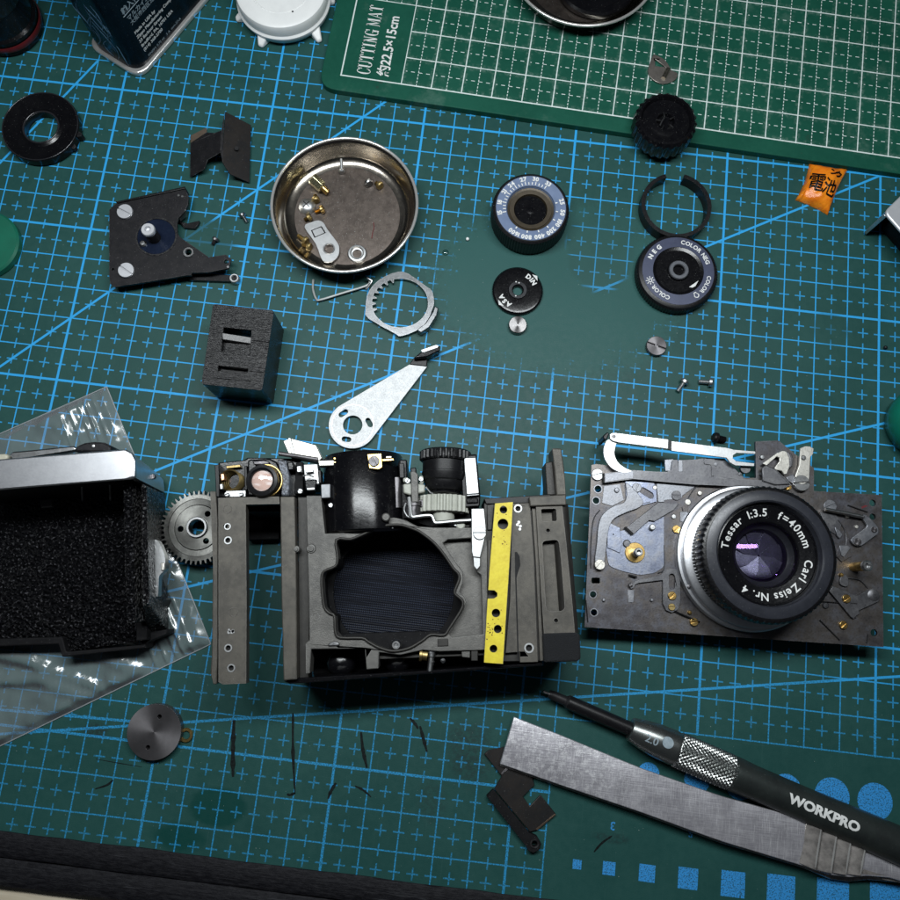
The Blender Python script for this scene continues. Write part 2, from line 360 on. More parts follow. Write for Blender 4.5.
# ------------------------------------------------------------------ special materials
def grid_mat():
    M, nt, p = newmat('teal_cutting_mat'); co = coords(nt)
    sp = nt.nodes.new('ShaderNodeSeparateXYZ'); nt.links.new(co, sp.inputs[0])
    X, Y = S(sp.outputs[0]), S(sp.outputs[1])
    i, j = (X + 124) * .1, (153 - Y) * .1
    wob = noise(nt, co, 1.6, 1) * .10 - .05
    near = lambda c, per: ((c / per + .5).fract() - .5).abs() * (per * 10)
    i1, j1, i5, j5 = near(i, 1) + wob, near(j, 1) + wob, near(i, 5) + wob, near(j, 5) + wob
    ih, jh = near(i + .5, 1) + wob, near(j + .5, 1) + wob          # half-centimetre marks
    ia, ja = near(i, .5), near(j, .5)
    thin, thick = .185, .36
    full = i1.lt(thin).max(j1.lt(thin)).max(i5.lt(thick)).max(j5.lt(thick))
    tick = (ih.lt(.205) * ja.lt(1.6)).max(jh.lt(.205) * ia.lt(1.6))
    g = full.max(tick * .72)
    dom = 1 - (j.gt(18.03) * i.gt(16.03)).max(j.gt(22.9))
    g = g * dom
    def diag(i0, j0, i1_, j1_):
        L = math.hypot(i1_ - i0, j1_ - j0); dx, dy = (i1_ - i0) / L, (j1_ - j0) / L
        d = ((i - i0) * dy - (j - j0) * dx).abs() * 10 + wob; t = (i - i0) * dx + (j - j0) * dy
        return d.lt(.36) * t.gt(0) * t.lt(L)
    for q in ((-1, -1, -3.6, 3.5), (-4, 12, 8.9, -.9), (3, 12.7, 25, 0), (-2, 18.23, 26, 8.03), (-3, 20.9, 27, 15.52), (-3, 19.72, 5.2, 19.46)): g = g.max(diag(*q))
    # rubbed-off print
    nb = noise(nt, co, .09, 4, .6); nf = noise(nt, co, .9, 3, .65)
    def ell(px, py, a, b, k=.5):
        c = W(px, py); return ((X - c.x) / a * ((X - c.x) / a) + (Y - c.y) / b * ((Y - c.y) / b)).sqrt() + (nb - .5) * k
    bare = 1 - (ell(556, 288, 43, 32, .45) + (nf - .5) * .45).step(.78, 1.02)
    bare = bare * (1 - (1 - ell(601, 250, 12, 16, .5).step(.8, 1.0)) * .55)
    half = (1 - ell(440, 765, 46, 24, .8).step(.55, 1.15)) * .62
    half2 = (1 - ell(830, 330, 8, 6, .8).step(.5, 1.1)) * .7
    half3 = (1 - ell(800, 690, 22, 10, .9).step(.4, 1.1)) * .55
    bare2 = (1 - ell(203, 236, 12, 7, .5).step(.7, 1.1)) * .85
    low = j.step(14.5, 18.5) * .72
    spk = noise(nt, co, 2.4, 2, .7).step(.40, .62)
    keep = (1 - bare) * (1 - bare2) * (1 - half2)
    soft = (half.max(low).max(half3) * (spk * .75 + .35))
    g = (g * keep * (1 - soft.min(.92)) * (.86 + nf * .22)).clamp()
    # mat body: slightly blotchy, scuffed, clean dark patches
    n1 = noise(nt, co, .035, 5, .62); n2 = noise(nt, co, .5, 4, .6)
    base = mixc(nt, (n1 * .75 + n2 * .25).step(.32, .68), (.0105, .056, .051), (.017, .071, .064))
    scuff = noise(nt, co, .55, 3, .6, (5, .10, 1, 62)).step(.60, .75) * .22 + noise(nt, co, .55, 3, .6, (.12, 4, 1, 8)).step(.62, .76) * .16
    base = mixc(nt, scuff.clamp(), base, (.040, .100, .096))
    dark = (1 - ell(216, 807, 9, 6, .7).step(.7, .95)).max(1 - ell(180, 838, 10, 5, .8).step(.5, .95)) * .9
    dk = noise(nt, co, .045, 3, .6).step(.63, .74) * .45
    base = mixc(nt, dark.max(dk * j.step(12, 20)), base, (.004, .046, .040))
    base = mixc(nt, bare * .6, base, (.018, .090, .084))
    smear = (1 - ell(470, 752, 9, 12, 1.1).step(.35, .95)) * .55
    smear = smear.max((1 - ell(96, 731, 6, 3.5, 1.6).step(.3, .8)) * .85).max((1 - ell(432, 800, 6, 8, 1.3).step(.3, .9)) * .35).max((1 - ell(612, 838, 9, 2, 1.2).step(.3, .9)) * .5)
    base = mixc(nt, smear * (noise(nt, co, .8, 4, .7).step(.35, .6)), base, (.012, .022, .024))
    speck = noise(nt, co, 1.7, 1, .4).gt(.80) * .55
    base = mixc(nt, speck, base, (.30, .36, .34))
    grease = noise(nt, co, 2.3, 1, .4).lt(.19) * .6
    base = mixc(nt, grease, base, (.01, .02, .02))
    col = mixc(nt, g, base, (.028, .34, .72))
    nt.links.new(col, p.inputs['Base Color'])
    r = n2 * .22 + .40 - dark * .1 + scuff * .3
    nt.links.new(r.clamp().x, p.inputs['Roughness']); p.inputs['Specular IOR Level'].default_value = .24
    bumpit(nt, p, noise(nt, co, 3.0, 2, .6), .03)
    return M
MAT['mat'] = grid_mat()
def small_mat():
    M, nt, p = newmat('green_cutting_mat'); co = coords(nt)
    sp = nt.nodes.new('ShaderNodeSeparateXYZ'); nt.links.new(co, sp.inputs[0])
    X, Y, Z = S(sp.outputs[0]), S(sp.outputs[1]), S(sp.outputs[2])
    near = lambda c, per: ((c / per + .5).fract() - .5).abs() * per
    wob = noise(nt, co, 1.6, 2) * .08 - .04
    inx = X.gt(-.25) * X.lt(210.25); iny = Y.gt(-.25) * Y.lt(140.25)
    border = (X.abs().lt(.22).max((X - 210).abs().lt(.22)) * iny).max(Y.abs().lt(.22).max((Y - 140).abs().lt(.22)) * inx)
    grid_dom = inx * iny * (1 - X.lt(19.9) * Y.lt(29.9))
    full = near(X, 10).lt(.175).max(near(Y, 10).lt(.175))
    dash = (near(X + 5, 10).lt(.12) * (Y / 1.25).fract().lt(.62)).max(near(Y + 5, 10).lt(.12) * (X / 2.5).fract().lt(.5) * near(X, 10).gt(.8))
    g = border.max(full.max(dash) * grid_dom) * Z.gt(1.0)
    nf = noise(nt, co, 1.0, 3, .6); g = (g * (nf * .5 + .55)).clamp()
    n1 = noise(nt, co, .04, 4, .6); n2 = noise(nt, co, .6, 3, .6)
    base = mixc(nt, (n1 * .7 + n2 * .3).step(.35, .65), (.006, .066, .043), (.010, .084, .055))
    # chalky film that the knife cuts and the printing leave beside the lines
    film = (1 - near(X, 10).step(.2, 1.6)).max(1 - near(Y, 10).step(.2, 1.9)) * grid_dom * nf.step(.40, .70) * .30
    film = film.max(noise(nt, co, .05, 5, .7).step(.56, .72) * .14)
    base = mixc(nt, film.clamp(), base, (.26, .36, .32))
    stain = noise(nt, co, .12, 3, .6).step(.70, .76) * .4
    base = mixc(nt, stain, base, (.03, .035, .03))
    nt.links.new(mixc(nt, g, base, (.76, .84, .82)), p.inputs['Base Color'])
    p.inputs['Roughness'].default_value = .52; p.inputs['Specular IOR Level'].default_value = .16
    bumpit(nt, p, noise(nt, co, 3.0, 2, .6), .03)
    return M
MAT['smallmat'] = small_mat()
def flecked_print():
    """blue print on the mat, pitted by cutting"""
    M, nt, p = newmat('pitted_blue_print'); co = coords(nt)
    n = noise(nt, co, 2.6, 3, .75); n2 = noise(nt, co, .5, 3, .6, (5, .2, 1, 40))
    k = (n.step(.40, .50) * .85 + .1) * (1 - n2.gt(.68) * .7)
    nt.links.new(mixc(nt, k.clamp(), (.010, .050, .050), (.028, .27, .66)), p.inputs['Base Color']); p.inputs['Roughness'].default_value = .55
    return M
MAT['matprint'] = flecked_print()
def wood():
    M, nt, p = newmat('pale_wood'); co = coords(nt)
    n = noise(nt, co, .3, 5, .6, (.15, 2.4, 1, 8)); n2 = noise(nt, co, .05, 3)
    nt.links.new(mixc(nt, (n * .7 + n2 * .3).step(.35, .65), (.62, .55, .43), (.50, .43, .32)), p.inputs['Base Color']); p.inputs['Roughness'].default_value = .55
    bumpit(nt, p, n, .05); return M
MAT['wood'] = wood()
def binding():
    M, nt, p = newmat('worn_black_rubber'); co = coords(nt)
    n = noise(nt, co, .8, 5, .7, (.5, 1.5, 1)); n2 = noise(nt, co, .35, 4, .7, (.12, 3.0, 1)); n3 = noise(nt, co, 2.5, 2)
    c = mixc(nt, n.step(.35, .7), (.005, .005, .007), (.016, .016, .019))
    c = mixc(nt, n2.step(.60, .72) * .45 + n3.gt(.72) * .25, c, (.08, .083, .09))
    nt.links.new(c, p.inputs['Base Color']); p.inputs['Roughness'].default_value = .62; p.inputs['Specular IOR Level'].default_value = .15
    bumpit(nt, p, n + n2, .25); return M
MAT['binding'] = binding()
def leather(name, scale, dist, col, rough, hi):
    M, nt, p = newmat(name); co = coords(nt)
    v = nt.nodes.new('ShaderNodeTexVoronoi'); v.inputs['Scale'].default_value = scale; nt.links.new(co, v.inputs['Vector'])
    h = S(v.outputs[0]); n = noise(nt, co, scale * 1.3, 3, .6)
    nt.links.new(mixc(nt, n.step(.56, .72) * .9, col, hi), p.inputs['Base Color']); p.inputs['Roughness'].default_value = rough
    bumpit(nt, p, (1 - h) + n * .8, dist); return M
MAT['leather'] = leather('black_leatherette', 1.0, 1.6, (.005, .005, .006), .24, (.22, .22, .225))  # pale specks paint the glints of the grain into the colour
MAT['crinkle'] = leather('crinkle_black', 1.05, 2.2, (.004, .004, .005), .26, (.13, .13, .142))  # glints of the crinkle finish painted in as pale specks
MAT['felt'] = leather('black_felt', 5, .2, (.006, .007, .009), .85, (.022, .024, .030))
def block_mat():
    M, nt, p = newmat('ribbed_black_plastic'); co = coords(nt)
    n = noise(nt, co, 1.0, 3, .6, (.35, 3.4, .35, -6)); n2 = noise(nt, co, .3, 3)
    nt.links.new(mixc(nt, n.step(.4, .7), (.002, .002, .003), (.007, .007, .008)), p.inputs['Base Color']); p.inputs['Specular IOR Level'].default_value = .4
    nt.links.new((n2 * .2 + .24).x, p.inputs['Roughness']); bumpit(nt, p, n, .2); return M
MAT['block'] = block_mat()
def orange():
    M, nt, p = newmat('orange_film'); co = coords(nt); n = noise(nt, co, .3, 4, .6)
    nt.links.new(mixc(nt, n.step(.35, .65), (.86, .26, .012), (.72, .17, .008)), p.inputs['Base Color']); p.inputs['Roughness'].default_value = .3
    bumpit(nt, p, n, .5); return M
MAT['orange'] = orange()
def plate_mat(name, a, b, c, rough=.42):
    """heat-tinted, tarnished steel"""
    M, nt, p = newmat(name); co = coords(nt)
    n = noise(nt, co, .07, 5, .65); n2 = noise(nt, co, .35, 5, .7); n3 = noise(nt, co, 1.8, 3, .7)
    k = mixc(nt, n.step(.40, .58), a, b); k = mixc(nt, n2.step(.44, .66) * .55, k, c); k = mixc(nt, n3.step(.50, .72) * .45, k, tuple(x * .4 for x in a)); k = mixc(nt, edge_mask(nt, n2, .2) * .6, k, tuple(min(1, x * 1.9 + .08) for x in b))
    nt.links.new(k, p.inputs['Base Color']); nt.links.new((n2 * .35 + rough - .16).x, p.inputs['Roughness']); p.inputs['Metallic'].default_value = .85
    bumpit(nt, p, n3 + n2, .02); return M
MAT['plate'] = plate_mat('tarnished_plate', (.085, .081, .088), (.125, .113, .106), (.125, .132, .158))
MAT['plateblue'] = plate_mat('heat_blued_plate', (.17, .19, .26), (.25, .275, .35), (.30, .30, .31), .36)
MAT['link'] = plate_mat('worn_lever_steel', (.24, .25, .275), (.20, .205, .225), (.30, .30, .315), .40)
MAT['linkdark'] = plate_mat('dark_lever_steel', (.115, .115, .125), (.15, .15, .16), (.20, .20, .205), .42)
MAT['linkcream'] = plate_mat('plated_lever', (.66, .64, .58), (.60, .58, .53), (.72, .70, .65), .40)
def curtain():
    M, nt, p = newmat('shutter_curtain'); co = coords(nt)
    sp = nt.nodes.new('ShaderNodeSeparateXYZ'); nt.links.new(co, sp.inputs[0]); X, Y = S(sp.outputs[0]), S(sp.outputs[1])
    row = ((Y / .62).fract() - .5).abs() * 2; colm = ((X / .55).fract() - .5).abs() * 2; n = noise(nt, co, .8, 3, .6, (.1, 2, 1)); 
    dots = row.gt(.55) * colm.gt(.5)
    nt.links.new(mixc(nt, dots * n.step(.35, .6) * .8, (.003, .004, .008), (.030, .040, .068)), p.inputs['Base Color']); p.inputs['Roughness'].default_value = .55; p.inputs['Specular IOR Level'].default_value = .2
    bumpit(nt, p, row + colm * .5, .12); return M
MAT['curtain'] = curtain()
def glass_film(name, tint, gloss_rough, base, tintg=(1, 1, 1), haze=0.0):
    M = bpy.data.materials.new(name); M.use_nodes = True; nt = M.node_tree; S.nt = nt; nt.nodes.clear()
    out = nt.nodes.new('ShaderNodeOutputMaterial'); tr = nt.nodes.new('ShaderNodeBsdfTransparent'); tr.inputs[0].default_value = (*tint, 1)
    gl = nt.nodes.new('ShaderNodeBsdfGlossy'); gl.inputs[0].default_value = (*tintg, 1); gl.inputs['Roughness'].default_value = gloss_rough
    fr = nt.nodes.new('ShaderNodeFresnel'); fr.inputs[0].default_value = base; mx = nt.nodes.new('ShaderNodeMixShader')
    nt.links.new(fr.outputs[0], mx.inputs[0]); nt.links.new(tr.outputs[0], mx.inputs[1]); nt.links.new(gl.outputs[0], mx.inputs[2])
    last = mx.outputs[0]
    if haze:
        df = nt.nodes.new('ShaderNodeBsdfDiffuse'); df.inputs[0].default_value = (.6, .65, .68, 1); m2 = nt.nodes.new('ShaderNodeMixShader'); m2.inputs[0].default_value = haze
        nt.links.new(last, m2.inputs[1]); nt.links.new(df.outputs[0], m2.inputs[2]); last = m2.outputs[0]
    nt.links.new(last, out.inputs[0]); return M
MAT['film'] = glass_film('clear_polybag', (1.0, 1.0, 1.0), .15, 1.45, haze=.09)
MAT['coated'] = glass_film('coated_glass', (.95, .95, .98), .03, 1.6, (.62, .35, 1.0))
MAT['vfglass'] = glass_film('finder_glass', (.98, .95, .94), .05, 1.5, (1, .95, .92))
MAT['seam'] = glass_film('bag_seam', (1, 1, 1), .2, 1.6, haze=.35)
MAT['droplet'] = glass_film('clear_drop', (.9, .95, .95), .05, 1.5)

# ------------------------------------------------------------------ setting
t = MB(); t.box(-420, 420, -330, 460, -32, -3.0)
o = build('table', t, MAT['wood']); o["kind"] = 'structure'
BE = 153 - 227.5                                   # near edge of the printed mat
matroot = thing('cutting_mat', 'large dark teal cutting mat with bright blue centimetre grid under everything', 'cutting mat', (0, 0, 0))
t = MB(); t.box(-215, 235, BE - 1.5, 300, -3.0, 0.0)
build('mat_sheet', t, MAT['mat'], matroot)
for (u, v, s) in ((577, 865, 2.4), (609, 868, 3.4), (647, 873, 4.4), (688, 878, 5.4), (733, 883, 6.5), (781, 888, 7.6), (833, 890, 8.7), (888, 893, 9.8)):
    c = W(u, v); t = MB(); h = s / 2; cyy = 153 - 217.4
    t.box(c.x - h, c.x + h, cyy - h * 1.05, cyy + h * .95, -.002, .03); build('printed_square', t, MAT['matprint'], matroot)
for (u, v, r) in ((649, 766, 3.0), (697, 782, 3.6), (740, 785, 4.0), (786, 789, 4.4), (832, 799, 4.9), (875, 803, 4.9)):
    c = W(u, v); t = MB(); t.prism(circ(c.x, 153 - 192.0, r, 40), -.002, .03); build('printed_circle', t, MAT['matprint'], matroot)
for (u, v, ch) in ((613, 822, '3'), (691, 829, '5')):
    c = W(u, v, .05); t = MB(); put_text(t, ch, 2.2, Matrix.Translation((c.x, c.y, .04)) @ Matrix.Rotation(PI, 4, 'Z'), .06); build('printed_number', t, MAT['matprint'], matroot, flat=True)
def stroke(pts, wd):
    """one pen stroke, tapering, slightly ragged"""
    q = smooth(P2(pts, .02), 6, False); L = []; Rr = []
    for k, p in enumerate(q):
        a, b = Vector(q[max(k - 1, 0)]), Vector(q[min(k + 1, len(q) - 1)]); d = (b - a).normalized(); n = Vector((-d.y, d.x))
        tt = k / (len(q) - 1); h = wd * 1.05 * (.35 + .65 * math.sin(PI * min(1, tt * .9 + .08))) * (1 + .5 * mnoise.noise(Vector((p[0] * 2.2, p[1] * 2.2, wd * 9))))
        L.append(tuple(Vector(p) + n * h)); Rr.append(tuple(Vector(p) - n * h))
    t = MB(); t.prism(L + Rr[::-1], -.002, .035); build('ink_stroke', t, MAT['ink'], matroot)
for pts, wd in (([(234, 720), (233, 748), (233, 777)], .62), ([(293, 713), (293, 752), (295, 794)], .40), ([(295, 793), (290, 795), (287, 794)], .35), ([(361, 732), (363, 750), (367, 768)], .48), ([(336, 783), (331, 791), (328, 799)], .45),
                ([(410, 718), (416, 725), (418, 729)], .40), ([(420, 726), (424, 741), (427, 752)], .42), ([(355, 786), (363, 790), (371, 797)], .28), ([(113, 780), (107, 785), (95, 789)], .3), ([(96, 759), (118, 763), (142, 767)], .1), ([(612, 836), (602, 843), (594, 852)], .3)):
    stroke(pts, wd)
eb = thing('mat_edge_binding', 'worn black rubber binding along the near edge of the teal mat', 'edge strip', (0, BE - 6, -3))
def strip(name, y0, y1, z0, z1, seed):
    t = MB(); N = 150; vs = []; fs = []
    prof = [(y1, z0), (y1, z1 - .35), (y1 - .5, z1), (y1 - (y1 - y0) * .5, z1 + .12), (y0 + .7, z1 - .1), (y0, z1 - .6), (y0, z0)]
    for k in range(N + 1):
        x = -215 + 450 * k / N
        for (y, z) in prof:
            nn = mnoise.noise(Vector((x * .09, y * .4, seed))); n2 = mnoise.noise(Vector((x * .5, y, seed + 5)))
            vs.append((x, y + nn * .28 + n2 * .10, z + (nn * .10 if z > z0 + .3 else 0)))
    n = len(prof)
    for k in range(N):
        for q in range(n - 1): fs.append((k * n + q, (k + 1) * n + q, (k + 1) * n + q + 1, k * n + q + 1))
    t.add(vs, fs); build(name, t, MAT['binding'], eb, ang=50)
strip('upper_strip', BE - 5.9, BE + .6, -2.9, .75, 1.0)
strip('lower_strip', BE - 13.2, BE - 6.2, -2.9, .35, 4.0)
# small green mat, its own axes along its print
O = W(341, 75, 2.5); ax = (W(900, 158, 2.5) - O); phi = math.atan2(ax.y, ax.x)
smat = bpy.data.objects.new('small_cutting_mat', None); COL.objects.link(smat); smat.location = (O.x * MM, O.y * MM, 0); smat.rotation_euler = (0, 0, phi)
tag(smat, 'small green cutting mat with white grid and lettering at the far right', 'cutting mat'); ROOT[smat.name] = Vector((0, 0, 0))
t = MB(); t.prism(rounded([(-6.6, -5.6), (217, -5.6), (217, 146), (-6.6, 146)], 6, 6), .02, 2.5)
build('mat_sheet', t, MAT['smallmat'], smat, .25)
def serif(txt, h, wd, gap, st=.26, ht=.075):
    """narrow fat-face capitals: heavy stems, hairline serifs"""
    out = MB(); x = 0
    def R(x0, x1, y0, y1): out.add([(x0, y0, 0), (x1, y0, 0), (x1, y1, 0), (x0, y1, 0)], [(0, 1, 2, 3)])
    def Q(*p): out.add([(a, b, 0) for a, b in p], [tuple(range(len(p)))])
    def bowl(xc, yc, rx, ry, a0, a1, hv=st, lt=ht):
        n = 14
        for k in range(n):
            u, v = (math.radians(a0 + (a1 - a0) * s / n) for s in (k, k + 1))
            wv = lambda a: lt * h * .5 + (hv * wd - lt * h * .5) * abs(math.cos(a)) ** 1.3
            Q((xc + rx * math.cos(u), yc + ry * math.sin(u)), (xc + (rx - wv(u)) * math.cos(u), yc + (ry - ht * h * .6) * math.sin(u)), (xc + (rx - wv(v)) * math.cos(v), yc + (ry - ht * h * .6) * math.sin(v)), (xc + rx * math.cos(v), yc + ry * math.sin(v)))
    for c in txt:
        W_ = wd; s = st * wd; q = ht * h * .7
        if c == ' ': x += wd * .55; continue
        if c in 'TI':
            m = W_ / 2 if c == 'T' else W_ * .3; W_ = W_ if c == 'T' else W_ * .6
            R(x + m - s / 2, x + m + s / 2, 0, h); R(x + m - s, x + m + s, 0, q)
            if c == 'T': R(x, x + W_, h - q, h); Q((x, h), (x, h * .76), (x + q, h * .76), (x + s * .7, h)); Q((x + W_ - s * .7, h), (x + W_ - q, h * .76), (x + W_, h * .76), (x + W_, h))
            else: R(x + m - s, x + m + s, h - q, h)
        elif c == 'U':
            R(x + .05 * wd, x + .05 * wd + s, h * .25, h); R(x - .06 * wd, x + .05 * wd + s * 1.45, h - q, h); R(x + W_ - s * .5, x + W_ - s * .5 + q, h * .25, h); R(x + W_ - s, x + W_ + .1 * wd, h - q, h)
            bowl(x + W_ / 2 - .02 * wd, h * .27, W_ / 2 - .02 * wd, h * .27, 180, 360)
        elif c in 'CG':
            bowl(x + W_ / 2, h / 2, W_ / 2, h / 2, 42, 318); R(x + W_ - q, x + W_, h * .66, h * .95)
            if c == 'G': R(x + W_ - s, x + W_, 0, h * .42); R(x + W_ * .5, x + W_ + .08 * wd, h * .40, h * .40 + q)
            else: Q((x + W_ - q * 1.2, h * .1), (x + W_, h * .32), (x + W_ - q * .2, h * .36), (x + W_ - q * 2.4, h * .06))
        elif c == 'N':
            R(x + s * .5, x + s * .5 + q, 0, h); R(x, x + s * 1.1, 0, q); R(x + W_ - s * .5 - q, x + W_ - s * .5, 0, h); R(x + W_ - s * 1.1, x + W_, h - q, h)
            Q((x, h), (x + s * 1.1, h), (x + W_ - s * .5, 0), (x + W_ - s * .5 - s, 0)); R(x, x + s, h - q, h)
        elif c == 'M':
            W_ *= 1.25; R(x + s * .4, x + s * .4 + q, 0, h); R(x, x + s * .9, 0, q); R(x + W_ - s * 1.2, x + W_ - s * .2, 0, h); R(x + W_ - s * 1.5, x + W_, 0, q); R(x + W_ - s * 1.2, x + W_, h - q, h)
            Q((x, h), (x + s, h), (x + W_ * .5 + s * .3, h * .1), (x + W_ * .5 - s * .2, h * .1)); Q((x + W_ - s, h), (x + W_ - s * 1.3, h), (x + W_ * .5 - s * .2, h * .1), (x + W_ * .5, h * .1))
        elif c == 'A':
            Q((x + W_ / 2 - s * .3, h), (x + W_ / 2 + s * .3, h), (x + W_, 0), (x + W_ - s, 0)); Q((x + W_ / 2 - s * .2, h), (x + W_ / 2, h), (x + q * 1.3, 0), (x + q * .4, 0)); R(x + W_ * .24, x + W_ * .74, h * .3, h * .3 + q); R(x - .06 * wd, x + s * .9, 0, q); R(x + W_ - s * 1.5, x + W_ + .06 * wd, 0, q)
        x += W_ + gap
    return out
for (bm_, x_, y_) in ((serif('CUTTING MAT', 4.6, 2.15, .42), 9.4, 1.6),):
    t = MB(); M4 = Matrix.Translation((x_, y_, 2.53)) @ Matrix.Rotation(PI / 2, 4, 'Z'); t.add([M4 @ v for v in bm_.v], bm_.f); build('lettering', t, MAT['print'], smat, flat=True)
t = MB(); put_text(t, '約22.5×15cm', 3.3, Matrix.Translation((15.2, 1.8, 2.53)) @ Matrix.Rotation(PI / 2, 4, 'Z'), .10, 'LEFT', .92); build('lettering', t, MAT['print'], smat, flat=True)
# ------------------------------------------------------------------ screws and small turned parts
def slotted(parent, name, c, r, z0, z1, mat, a=0.5, slot=.22):
    """flat slotted screw head built of two halves with a real slot between them"""
    t = MB(); sw = r * slot / 2 * 1.3
    for s in (1, -1):
        n = 14; th = math.asin(min(.9, sw / r)); arc = [(r * math.cos(th + (PI - 2 * th) * k / n), s * r * math.sin(th + (PI - 2 * th) * k / n)) for k in range(n + 1)]
        ca, sa = math.cos(a), math.sin(a)
        t.prism([(c[0] + x * ca - y * sa, c[1] + x * sa + y * ca) for x, y in arc], z1 - (z1 - z0) * .5, z1)
    t.lathe([(r, z0), (r, z1 - (z1 - z0) * .48)], (c[0], c[1], 0), 24)
    return build(name, t, mat, parent, min(.12, r * .1))
def loose_screw(label, tip, head, zr, hr, mat, group=None, name='screw'):
    """screw lying on its side: tip and head pixels"""
    zr *= 1.45; hr *= 1.3; a, b = W(*tip, zr), W(*head, zr); a.z = zr; b.z = hr * .98
    root = thing(name, label, 'screw', (b.x, b.y, 0), group)
    d = b - a; L = d.length; q = d.to_track_quat('Z', 'X').to_matrix().to_4x4(); q.translation = a
    t = MB(); t.xf = q; sl = L - hr * .8; n = 13
    prof = [(zr * .45, 0)]
    for k in range(n): prof += [(zr, sl * (k + .25) / n), (zr * .78, sl * (k + .75) / n)]
    t.lathe(prof + [(zr * .8, sl)], seg=14); build('thread', t, mat, root)
    t = MB(); t.xf = q; t.lathe([(zr * .9, sl - .1), (hr, sl), (hr, L - hr * .25), (hr * .8, L)], seg=20); build('head', t, mat, root)
    return root
# steel dishes
def dish(u, v, pr, zr, base, label):
    c = W(u, v, base + zr); r = RAD(u, v, base + zr, pr)
    root = thing('steel_dish', label, 'dish', (c.x, c.y, base), 'round steel parts dishes')
    k = r / 24.0
    t = MB(); t.lathe([(17.6 * k, .02), (19.5 * k, .25), (21.6 * k, 1.6), (23.0 * k, zr - .9), (23.7 * k, zr - .35), (24 * k, zr - .1), (23.95 * k, zr + .22), (23.5 * k, zr + .28), (23.1 * k, zr - .1), (22.5 * k, zr - .6), (21.2 * k, 2.3), (20.2 * k, 1.35), (18.6 * k, .95), (17.7 * k, .85)], (c.x, c.y, base), 96)
    t.f = t.f[:-2]; build('wall', t, MAT['bowl'], root, ang=60)
    t = MB(); t.lathe([(17.75 * k, .03), (17.75 * k, .84), (0.0, .80)], (c.x, c.y, base), 96); build('floor', t, MAT['bowlfloor'], root, ang=60)
    return root, c, k
d1, dc, dk = dish(344.5, 204, 73.5, 8.2, 0, 'steel dish full of screws and small parts on the teal grid')
d2, dc2, dk2 = dish(584, -39, 75, 6.6, 2.5, 'steel dish holding an added black disc, on the green mat at the far edge')
zf = .85
MAT['polished'] = pbr('polished_rim', (.78, .77, .75), .2, .7, (.68, .67, .65), .3, rv=.05)
for root_, c_, k_, zr_, bs_ in ((d1, dc, dk, 8.2, 0), (d2, dc2, dk2, 6.6, 2.5)):
    t = MB(); t.tube([(c_.x + 23.75 * k_ * math.cos(2 * PI * q / 96), c_.y + 23.75 * k_ * math.sin(2 * PI * q / 96), bs_ + zr_ + .08) for q in range(96)], .48, 12, True); build('rolled_rim', t, MAT['polished'], root_, ang=80)
def dpx(x, y, z=zf): return W(265 + x / 5.625, 130 + y / 5.625, z)
# contents of the first dish
o_ = dpx(320, 630); out = P2([(265 + x / 5.625, 130 + y / 5.625) for x, y in ((222, 545), (262, 518), (300, 508), (330, 522), (352, 560), (405, 630), (418, 665), (412, 705), (385, 735), (345, 742), (318, 725), (285, 640))], 2.2)
root = thing('plated_tab', 'silver tab with a square and a round hole, inside the dish', 'metal tab', (o_.x, o_.y, zf))
sq = P2([(265 + x / 5.625, 130 + y / 5.625) for x, y in ((258, 563), (318, 540), (342, 578), (278, 606))], 2.2); rh = pcirc(265 + 360 / 5.625, 130 + 668 / 5.625, 4.6, 2.2)
t = MB(); t.prism(smooth(out, 3), 1.5, 2.2, [sq, rh]); build('tab_plate', t, MAT['bright'], root, .1)
cq = [sum(q[i] for q in sq) / 4 for i in (0, 1)]; t = MB(); t.prism([(cq[0] + (q[0] - cq[0]) * .8, cq[1] + (q[1] - cq[1]) * .8) for q in sq], 1.0, 2.12); build('square_insert', t, MAT['bright'], root)
t = MB(); t.prism(sq, .95, 1.15); build('square_recess', t, MAT['darkhole'], root)
t = MB(); c = dpx(360, 668, 2.2); t.ring(c, RAD(329, 249, 2.2, 4.6), RAD(329, 249, 2.2, 6.0), zf, 2.35); build('eyelet', t, MAT['steel'], root)
c = dpx(518, 694, 1.6); t = MB(); r = RAD(357, 253, 1.6, 9.6); t.lathe([(r * .48, zf), (r, zf), (r, 1.5), (r * .9, 1.85), (r * .72, 1.9), (r * .60, 1.55), (r * .48, 1.5), (r * .48, zf)], (c.x, c.y, 0), 40)
solo('collar_washer', 'silver stepped washer near the front wall of the dish', 'washer', t, MAT['bright'], (c.x, c.y, zf))
c = dpx(235, 425, 2); r = RAD(307, 205, 2, 8.6); root = thing('domed_screw', 'shiny domed silver screw head beside brass screws in the dish', 'screw', (c.x, c.y, zf))
t = MB(); t.lathe([(r, zf), (r, 1.6), (r * .8, 2.4), (r * .4, 2.9), (.0, 3.0)], (c.x, c.y, 0), 36); build('head', t, MAT['bright'], root)
t = MB(); t.xf = Matrix.Translation((c.x, c.y, 2.93)) @ Matrix.Rotation(.9, 4, 'Z'); t.box(-r * .5, r * .5, -.14, .14, 0, .13); t.box(-.14, .14, -r * .5, r * .5, 0, .12); build('cross_mark', t, MAT['darkhole'], root)
